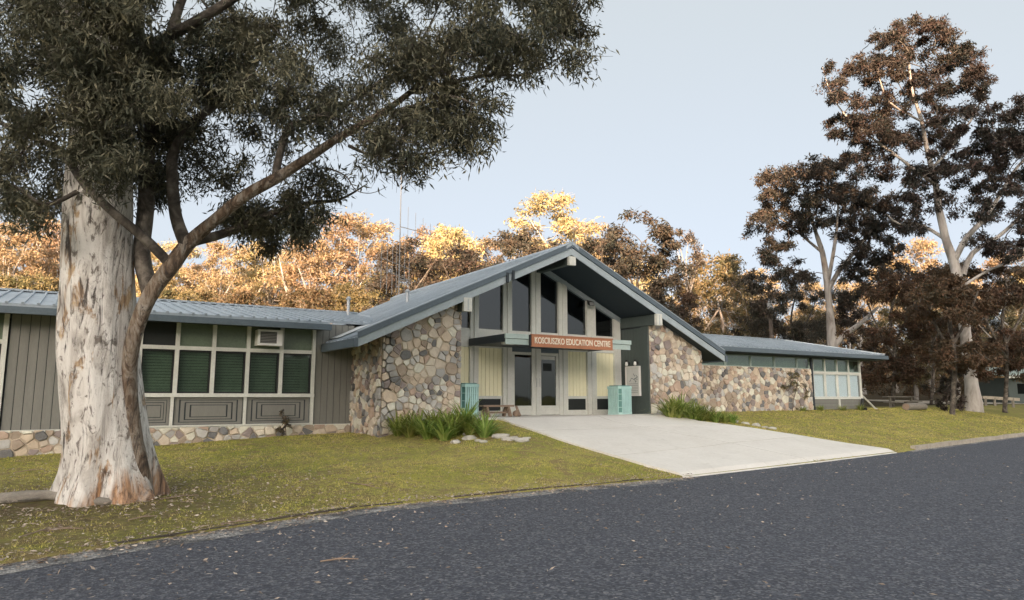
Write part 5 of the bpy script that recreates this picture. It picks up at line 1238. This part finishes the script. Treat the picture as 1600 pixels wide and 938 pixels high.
# prototypes of the woodland gums
def proto(seed, H, spread, first, leafmat, nclump, nper, ln, wd, flat=.62, rclump=(1.0, 1.9), stems=1):
    rng = np.random.default_rng(seed); t = thing('gum_tree', (0, 0, 0), 'x', 'tree')
    mb = MB(); skel = []
    lean = rng.normal(size=2) * .05 * H
    for s in range(stems):
        a = rng.uniform(0, 6.28); o = Vector((math.cos(a), math.sin(a), 0)) * (0.5 * s)
        pts = [(Vector((0, 0, -0.3)) + o, .014 * H + .12)]
        for k in range(1, 6): pts.append((Vector((lean[0] * (k / 5) + rng.normal() * .012 * H + o.x * (1 + k * 1.2), lean[1] * (k / 5) + rng.normal() * .012 * H + o.y * (1 + k * 1.2), H * .86 * k / 5)), (.014 * H + .08) * (1 - k / 5.6)))
        q = resample(pts, 4); mb.tube([p for p, r in q], [r for p, r in q], 10, True, .2, seed); skel += q
    for k in range(5):
        z = H * rng.uniform(first * .8, .62); a = rng.uniform(0, 6.28); L = spread * rng.uniform(.5, .95)
        p0 = min(skel, key=lambda s: abs(s[0].z - z)); d = Vector((math.cos(a), math.sin(a), 0))
        pts = [(p0[0], p0[1] * .6), (p0[0] + d * L * .35 + Vector((0, 0, .10 * H)), .10), (p0[0] + d * L * .75 + Vector((0, 0, .22 * H)), .07), (p0[0] + d * L + Vector((0, 0, .30 * H)), .03)]
        q = resample(pts, 4); mb.tube([p for p, r in q], [r for p, r in q], 7, False, .15, seed); skel += q
    cl = []
    for k in range(nclump):
        u = rng.uniform(0, 1); z = H * (first + (1 - first) * u ** .75); a = rng.uniform(0, 6.28)
        prof = math.sin(math.pi * min(.97, max(.12, (z / H - first * .72) / (1.04 - first * .72)))) ** .7
        r = spread * prof * rng.uniform(.15, 1) ** .55
        cl.append((Vector((math.cos(a) * r + lean[0] * .7, math.sin(a) * r + lean[1] * .7, z)), rng.uniform(*rclump)))
    skel = [s for s in skel if s[0].z > H * first * .55]
    br = MB(); grow(skel, cl, rng, br, 3, 4, .025, 1.1, .12)
    bk = 'limb' if leafmat == 'dark_leaves' and nclump > 20 else 'pale_bark'
    o1 = part('trunk', mb, bk, t, True, (0, 0, 0)); tag(part('branches', br, bk, t, True, (0, 0, 0)), kind='stuff')
    V, F = clump_leaves(cl, nper, ln, wd, rng, .4, flat, .45); put('crown', np_mesh('crown', V, F), leafmat, t, (0, 0, 0))
    return t, H
PT = {}
def woods():
    PT['gold'] = [proto(101, 20, 5.0, .42, 'sunlit_leaves', 46, 125, .50, .15), proto(102, 18, 4.4, .46, 'sunlit_leaves', 44, 125, .50, .15, stems=2), proto(103, 22, 5.4, .50, 'sunlit_leaves', 46, 125, .50, .15)]
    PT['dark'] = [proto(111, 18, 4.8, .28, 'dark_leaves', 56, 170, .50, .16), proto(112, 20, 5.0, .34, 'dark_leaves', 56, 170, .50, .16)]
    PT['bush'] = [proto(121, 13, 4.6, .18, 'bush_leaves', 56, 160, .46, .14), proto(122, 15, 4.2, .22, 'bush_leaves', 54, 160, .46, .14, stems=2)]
    PT['thin'] = [proto(131, 20, 2.8, .70, 'dark_leaves', 13, 110, .42, .13, rclump=(.7, 1.2))]
    used = set(); rnd = random.Random(77)
    def plant(kind, i, x, top, D, label, group, wide=1.0):
        t, H = PT[kind][i % len(PT[kind])]
        p = at_depth(x, 600, D); gz = ground_z(p.x, p.y); tp = at_depth(x, top, D); h = tp.z - gz; s = h / H
        loc = (p.x, p.y, gz - .1); sc = (s * wide, s * wide, s); rz = rnd.uniform(0, 6.28)
        if id(t) not in used:
            used.add(id(t)); t.location = loc; t.scale = sc; t.rotation_euler.z = rz; t['label'] = label; t['group'] = group
        else: copy_tree(t, loc, rz, sc, label, group)
    # named individuals behind the building
    G1 = 'gum trees seen over the roofs'
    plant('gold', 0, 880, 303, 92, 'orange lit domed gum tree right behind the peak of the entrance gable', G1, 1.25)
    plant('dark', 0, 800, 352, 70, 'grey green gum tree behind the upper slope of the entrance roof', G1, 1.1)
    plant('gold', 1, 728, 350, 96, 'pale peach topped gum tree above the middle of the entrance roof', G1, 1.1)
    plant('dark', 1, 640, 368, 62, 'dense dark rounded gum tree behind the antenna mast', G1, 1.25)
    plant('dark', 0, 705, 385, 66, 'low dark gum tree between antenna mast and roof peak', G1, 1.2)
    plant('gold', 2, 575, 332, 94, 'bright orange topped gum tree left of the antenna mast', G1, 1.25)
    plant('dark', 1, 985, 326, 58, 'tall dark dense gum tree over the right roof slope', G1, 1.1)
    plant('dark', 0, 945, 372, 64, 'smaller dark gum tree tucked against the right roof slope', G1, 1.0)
    plant('thin', 0, 1090, 345, 62, 'slender gum with one small crown standing against the sky', G1, .8)
    plant('dark', 1, 1050, 440, 60, 'low dark gum tree above the lower end of the right roof slope', G1, 1.1)
    plant('bush', 0, 1130, 398, 70, 'airy gum tree where the entrance roof meets the right wing', G1, 1.0)
    plant('bush', 1, 1170, 425, 84, 'sparse pale gum tree beside the utility pole', G1, 1.0)
    # rows of the woodland
    G2 = 'golden gum trees behind the left wing'; L2 = 'golden lit gum tree in the woodland behind the left wing roof'
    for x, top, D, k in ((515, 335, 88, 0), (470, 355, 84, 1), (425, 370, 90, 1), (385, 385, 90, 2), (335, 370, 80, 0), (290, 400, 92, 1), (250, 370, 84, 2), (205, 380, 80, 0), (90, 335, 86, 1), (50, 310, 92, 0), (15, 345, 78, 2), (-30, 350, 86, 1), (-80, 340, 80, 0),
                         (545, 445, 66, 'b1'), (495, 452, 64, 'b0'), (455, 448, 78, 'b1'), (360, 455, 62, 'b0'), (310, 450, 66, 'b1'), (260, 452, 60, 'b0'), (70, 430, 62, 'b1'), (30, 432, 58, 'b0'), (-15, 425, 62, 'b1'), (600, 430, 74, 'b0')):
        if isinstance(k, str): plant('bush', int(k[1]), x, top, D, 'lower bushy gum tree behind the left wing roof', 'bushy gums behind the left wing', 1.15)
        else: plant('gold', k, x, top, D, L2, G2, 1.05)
    G3 = 'far gum trees behind the entrance gable'
    for x, top, D, k, m in ((760, 372, 104, 'gold', 2), (690, 362, 110, 'gold', 0), (840, 372, 88, 'dark', 1), (1015, 392, 84, 'gold', 1), (915, 345, 104, 'gold', 2), (655, 352, 108, 'gold', 1), (820, 395, 100, 'gold', 0)):
        plant(kind=k, i=m, x=x, top=top, D=D, label='far gum tree rising in the second row behind the entrance roof', group=G3)
    G4 = 'gum trees behind the right wing'
    for x, top, D, k, m in ((1100, 430, 100, 'gold', 0), (1150, 440, 96, 'gold', 1), (1200, 420, 104, 'gold', 2), (1260, 440, 92, 'gold', 0), (1350, 430, 88, 'gold', 1), (1400, 400, 96, 'gold', 2), (1455, 375, 92, 'gold', 0), (1520, 410, 90, 'gold', 1), (1580, 395, 96, 'gold', 2), (1640, 380, 90, 'gold', 0),
                            (1340, 470, 70, 'dark', 0), (1430, 455, 74, 'bush', 0), (1490, 480, 68, 'bush', 1), (1550, 470, 76, 'dark', 1), (1610, 460, 70, 'bush', 0), (1700, 420, 74, 'dark', 0), (1185, 470, 74, 'dark', 0), (1275, 480, 78, 'bush', 1)):
        plant(kind=k, i=m, x=x, top=top, D=D, label='gum tree in the woodland beyond the right wing and the grass', group=G4)
    # the wood goes on behind as one mass of the same trees, out to the skyline
    V = []; F = []; off = 0
    rng = np.random.default_rng(9); C = []; 
    for k in range(420):
        x = rng.uniform(-250, 1850); D = rng.uniform(115, 190); p = at_depth(x, 600, D); gz = ground_z(p.x, p.y)
        for j in range(5):
            C.append((Vector((p.x + rng.normal() * 2.5, p.y + rng.normal() * 2.5, gz + rng.uniform(2, 13))), rng.uniform(1.6, 3.0)))
    V, F = clump_leaves(C, 26, 1.3, .5, rng, .3, .7, .5)
    tag(put('far_wood', np_mesh('far_wood', V, F), 'bush_leaves'), 'mass of distant gum woodland closing the view between the trees', 'woodland', None, 'stuff')
    # undergrowth along the edge of the wood on the right
    C = []
    for k in range(150):
        x = rng.uniform(1340, 1900); D = rng.uniform(76, 98); p = at_depth(x, 612, D); C.append((Vector((p.x, p.y, ground_z(p.x, p.y) + rng.uniform(.2, 2.4))), rng.uniform(.8, 1.5)))
    V, F = clump_leaves(C, 70, .45, .14, rng, .1, .8, .5)
    tag(put('undergrowth', np_mesh('undergrowth', V, F), 'russet_leaves'), 'dark low undergrowth along the wood edge beyond the right lawn', 'undergrowth', None, 'stuff')
woods()

# ------------------------------------------------------------------ far right: track, log, rails, shed
def far_right():
    # gravel track behind the lawn
    P = [on_ground(x, y) for x, y in ((1352, 627), (1440, 631.5), (1530, 633), (1700, 637))]; Q = [on_ground(x, y) for x, y in ((1352, 625.2), (1440, 627.2), (1530, 627.5), (1700, 628))]
    V = []; F = []
    for i in range(3):
        for s in range(8):
            t = s / 8; a = P[i].lerp(P[i + 1], t); b = Q[i].lerp(Q[i + 1], t); V += [(a.x, a.y, ground_z(a.x, a.y) + .06), (b.x, b.y, ground_z(b.x, b.y) + .06)]
    n = len(V) // 2
    for i in range(n - 1): F.append((2 * i, 2 * i + 2, 2 * i + 3, 2 * i + 1))
    me = bpy.data.meshes.new('gravel_track'); me.from_pydata(V, [], F); me.update(); tag(put('gravel_track', me, 'kerb'), kind='structure')
    a = on_ground(1416, 641); b = on_ground(1470, 640.5); b = a + (b - a).normalized() * 2.6
    t = thing('log', a, 'cut pale log lying on the grass left of the tallest gum', 'log')
    part('bark', MB().tube([a + Vector((0, 0, .17)), a.lerp(b, .5) + Vector((0, 0, .19)), b + Vector((0, 0, .17))], [.19, .18, .17], 12, True, .12), 'grey_wood', t, False)
    d = (b - a).normalized(); part('sawn_end', MB().tube([a + Vector((0, 0, .17)) - d * .015, a + Vector((0, 0, .17)) + d * .01], [.165, .165], 12), 'old_wood', t)
    # picnic table
    a = on_ground(1408, 637.5); u = RT; v = Vector((math.sin(YAW), math.cos(YAW), 0))
    t = thing('picnic_table', a, 'low dark timber picnic table on the grass beyond the right wing', 'table')
    def bx(name, u0, u1, v0, v1, z0, z1): 
        P = [a + u * p + v * q + Vector((0, 0, z0)) for p, q in ((u0, v0), (u1, v0), (u1, v1), (u0, v1))]; part(name, MB().quad_prism(P, (0, 0, z1 - z0)), 'grey_wood', t)
    for i in range(4): bx('table_plank', -.95, .95, -.32 + i * .165, -.17 + i * .165, .66 - .002 * (i % 2), .71)
    for s in (-.72, .58): bx('seat_plank', -.95, .95, s, s + .2, .38, .42)
    for s in (-.7, .62): bx('leg', s, s + .1, -.06, .06, 0, .66); bx('leg_brace', s + .01, s + .09, -.7, .76, .31, .378)
    # low post-and-rail barriers beyond the track
    for k, (x0, x1, y) in enumerate(((1535, 1592, 619), (1492, 1512, 619))):
        a = at_depth(x0, 622, 52); b = at_depth(x1, 622, 52); ga = ground_z(a.x, a.y); gb = ground_z(b.x, b.y)
        t = thing('rail_barrier', (a.x, a.y, ga), ['long pale timber rail barrier beyond the grass right of the tallest gum', 'short pale timber rail end just left of the tallest gum trunk'][k], 'barrier')
        part('rail', MB().bar((a.x, a.y, ga + .62), (b.x, b.y, gb + .62), .16, .22), 'kerb', t)
        m = 4 if k == 0 else 2
        for i in range(m):
            p = a.lerp(b, (i + .3) / m); part('post', MB().tube([(p.x, p.y, ga - .2), (p.x, p.y, ga + .58)], [.1, .1], 8), 'grey_wood', t)
    # leaning prop against the end of the right wing
    a = Vector((34.2, 20.3, ground_z(34.2, 20.3))); t = thing('leaning_pole', a, 'pale pole leaning against the end of the right wing', 'pole')
    e = Vector((33.04, 20.0, 2.1)); f = Vector((35.0, 20.1, ground_z(35, 20.1)))
    part('shaft', MB().tube([f, e], [.045, .04], 8), 'trim', t); part('foot', MB().tube([f - Vector((0, 0, .02)), f + Vector((0, 0, .06))], [.09, .07], 8), 'trim', t)
    # dark bin bag / stump beside the right window
    a = on_y(1336, 640, YR - .25); a.z = ground_z(a.x, a.y); t = thing('downpipe', a, 'dark bent downpipe at the outer corner of the right wing window', 'pipe')
    part('pipe', MB().tube([(32.78, YR - .13, 1.56), (32.70, YR - .13, 1.3), (32.6, YR - .14, 1.1), (32.55, YR - .14, a.z - .02)], [.07] * 4, 8), 'black', t)
    part('shoe', MB().tube([(32.55, YR - .14, a.z + .06), (32.5, YR - .42, a.z + .03)], [.08, .09], 8), 'black', t)
    # shed far right
    p = at_depth(1640, 620, 62); gz = ground_z(p.x, p.y); t = thing('shed', (p.x, p.y, gz), 'dark low shed with pale green roof edge beyond the trees', 'shed')
    def S(u0, v0, z): return p + u * u0 + v * v0 + Vector((0, 0, gz + z - p.z))
    part('wall', MB().quad_prism([S(-3.6, 0, 0), (S(5, 0, 0)), S(5, 5, 0), S(-3.6, 5, 0)], (0, 0, 2.55)), 'cladding_dark', t)
    part('roof', MB().quad_prism([S(-4.3, -.7, 2.6), S(5.6, -.7, 2.6), S(5.6, 5.6, 3.6), S(-4.3, 5.6, 3.6)], (0, 0, .1)), 'pale_green_panel', t)
    part('fascia_board', MB().quad_prism([S(-4.3, -.74, 2.46), S(5.6, -.74, 2.46), S(5.6, -.71, 2.46), S(-4.3, -.71, 2.46)], (0, 0, .26)), 'trim', t)
    part('window', MB().quad_prism([S(-2.8, -.03, 1.1), S(-1.5, -.03, 1.1), S(-1.5, -.005, 1.1), S(-2.8, -.005, 1.1)], (0, 0, .9)), 'dark_glass', t)
far_right()

# ------------------------------------------------------------------ grass, litter
def on_apron(x, y): return APRON_T(x, y)
AP_L = [on_ground(*p) for p in ((775, 652.5), (800, 664), (860, 684), (940, 709), (1010, 730), (1068, 747))]
AP_R = [on_ground(*p) for p in ((1030, 651), (1090, 660), (1160, 669), (1240, 681), (1330, 696), (1400, 707.5))]
AP = [(10.4, 18.0)] + [(p.x, p.y) for p in AP_L] + [(p.x, p.y) for p in reversed(AP_R)] + [(17.6, 18.0)]
def grass():
    rng = np.random.default_rng(3); pts = []
    base = Vector((0.7, 12.3, 0))
    N = 560000; X = rng.uniform(-9, 46, N); Yy = rng.uniform(5, 24, N); U = rng.uniform(0, 1, N)
    for x, y, u in zip(X, Yy, U):
        d = math.hypot(x, y)
        if u > min(1.0, (11.0 / d) ** 1.6): continue
        e = lerp(EDGE, x)
        if y < e + .02: continue
        if x < 7.2 and y > 19.9: continue
        if 7.2 <= x < 19.8 and y > 17.75: continue
        if 19.8 <= x < 33.2 and y > 19.5: continue
        az = math.atan2(x, y) - YAW
        if abs(az) > 0.72: continue
        if in_poly(x, y, AP): continue
        dt = math.hypot(x - .5, y - 12.1)
        if dt < 0.75: continue
        k = mnoise.noise(Vector((x * .8, y * .8, 4))) + .5 * mnoise.noise(Vector((x * 2.5, y * 2.5, 1)))
        if k < -.25 and rng.random() < .65: continue
        if dt < 4.2 and rng.random() < (4.2 - dt) / 3.6 + .5 * k: continue
        if k > .42 and rng.random() < .6: continue
        pts.append((x, y, ground_z(x, y), d))
    P = np.array(pts); n = len(P); nb = 3
    P = np.repeat(P, nb, 0); m = len(P)
    base = P[:, :3] + np.column_stack([rng.normal(size=(m, 2)) * .022, np.full(m, -.004)])
    a = rng.uniform(0, 2 * math.pi, m); h = rng.uniform(.014, .042, m) * (1 + .012 * P[:, 3]); w = rng.uniform(.003, .0065, m) * np.maximum(1, P[:, 3] / 9)
    side = np.column_stack([np.cos(a), np.sin(a), np.zeros(m)]); lean = np.column_stack([rng.normal(size=m) * .9, rng.normal(size=m) * .9, np.ones(m)])
    lean /= np.linalg.norm(lean, axis=1, keepdims=True)
    V = np.stack([base - side * w[:, None], base + side * w[:, None], base + lean * h[:, None]], 1).reshape(-1, 3)
    F = np.arange(3 * m).reshape(-1, 3)
    tag(put('lawn_grass', np_mesh('lawn_grass', V, F), 'grass'), 'short yellow green lawn grass in front of the building', 'grass', None, 'stuff')
    # leaf and bark litter on road and lawn
    C = []; 
    for k in range(15000):
        r = rng.random()
        if r < .34:   # on the road
            x = rng.uniform(-6, 22); y = rng.uniform(2.0, 13)
            if y > lerp(EDGE, x) - .03 or rng.random() > .33 + .67 * math.exp(-abs(lerp(EDGE, x) - y) / 2.0): continue
            z = .010
        elif r < .62:  # along the edge
            x = rng.uniform(-7, 11); y = lerp(EDGE, x) + rng.normal() * .16; z = ground_z(x, y) + .02
        else:          # under the gum
            a = rng.uniform(0, 6.28); rr = abs(rng.normal()) * 2.6 + .6; x = .3 + math.cos(a) * rr * 1.3; y = 12 + math.sin(a) * rr; z = ground_z(x, y) + .03
            if y > 19.8: continue
        C.append((x, y, z))
    C = np.array(C); n = len(C); D = rng.normal(size=(n, 3)); D[:, 2] *= .18
    ln = rng.uniform(.018, .072, n); V, F = leaf_arrays(C, D, ln, ln * rng.uniform(.16, .42, n), rng)
    V[:, 2] = np.maximum(V[:, 2], .0065)
    tag(put('leaf_litter', np_mesh('leaf_litter', V, F), 'litter'), 'fallen dry leaves and bark strips scattered on road and lawn', 'leaf litter', None, 'stuff')
grass()
for t in [t for L in PT.values() for t, H in L]:
    if t['label'] == 'x':
        for c in list(t.children): bpy.data.objects.remove(c)
        bpy.data.objects.remove(t)

# ------------------------------------------------------------------ say which one of a row each repeat is
ORD = ['first', 'second', 'third', 'fourth', 'fifth', 'sixth', 'seventh', 'eighth', 'ninth', 'tenth', 'eleventh', 'twelfth', 'thirteenth', 'fourteenth', 'fifteenth', 'sixteenth', 'seventeenth', 'eighteenth', 'nineteenth', 'twentieth']
def count_out(group, ref, text):
    L = sorted((o for o in COL.objects if o.get('group') == group and o.parent is None), key=lambda o: abs((Vector(o.location) - Vector(ref)).dot(RT)))
    for i, o in enumerate(L): o['label'] = text % ORD[min(i, 19)]
count_out('strappy plants in the left bed', (7.25, 17.8, 0), 'green strappy clump in the left bed, %s from the stone pier corner')
count_out('strappy plants in the right bed', (17.2, 17.8, 0), 'green strappy clump at the right stone wall, %s out from the porch')
count_out('rocks edging the left bed', (7.25, 17.0, 0), 'pale edging rock before the left bed, %s from the stone pier corner')
count_out('rocks edging the right bed', (17.2, 17.8, 0), 'pale edging rock of the right bed, %s counted out from the porch')
count_out('tussocks below the right window', (29.0, 19.3, 0), 'low grass tussock under the right wing window, %s counted from the stone wall')
count_out('golden gum trees behind the left wing', (14.7, 34, 0), 'golden lit gum behind the left wing roof, %s from the antenna mast')
count_out('bushy gums behind the left wing', (14.7, 34, 0), 'low bushy gum behind the left wing roof, %s from the antenna mast')
count_out('far gum trees behind the entrance gable', (14.7, 34, 0), 'far second row gum behind the entrance roof, %s from the antenna mast')
count_out('gum trees behind the right wing', (20.7, 18, 0), 'woodland gum beyond the right wing, %s out from the entrance roof')
count_out('fallen sticks', (0.7, 12.3, 0), 'thin brown fallen stick near the huge gum, %s out from its trunk')
count_out('spotlights above the notice case', (17.1, 17.8, 0), 'unlit spotlight with white bulb above the notice case, %s from the stone wall')
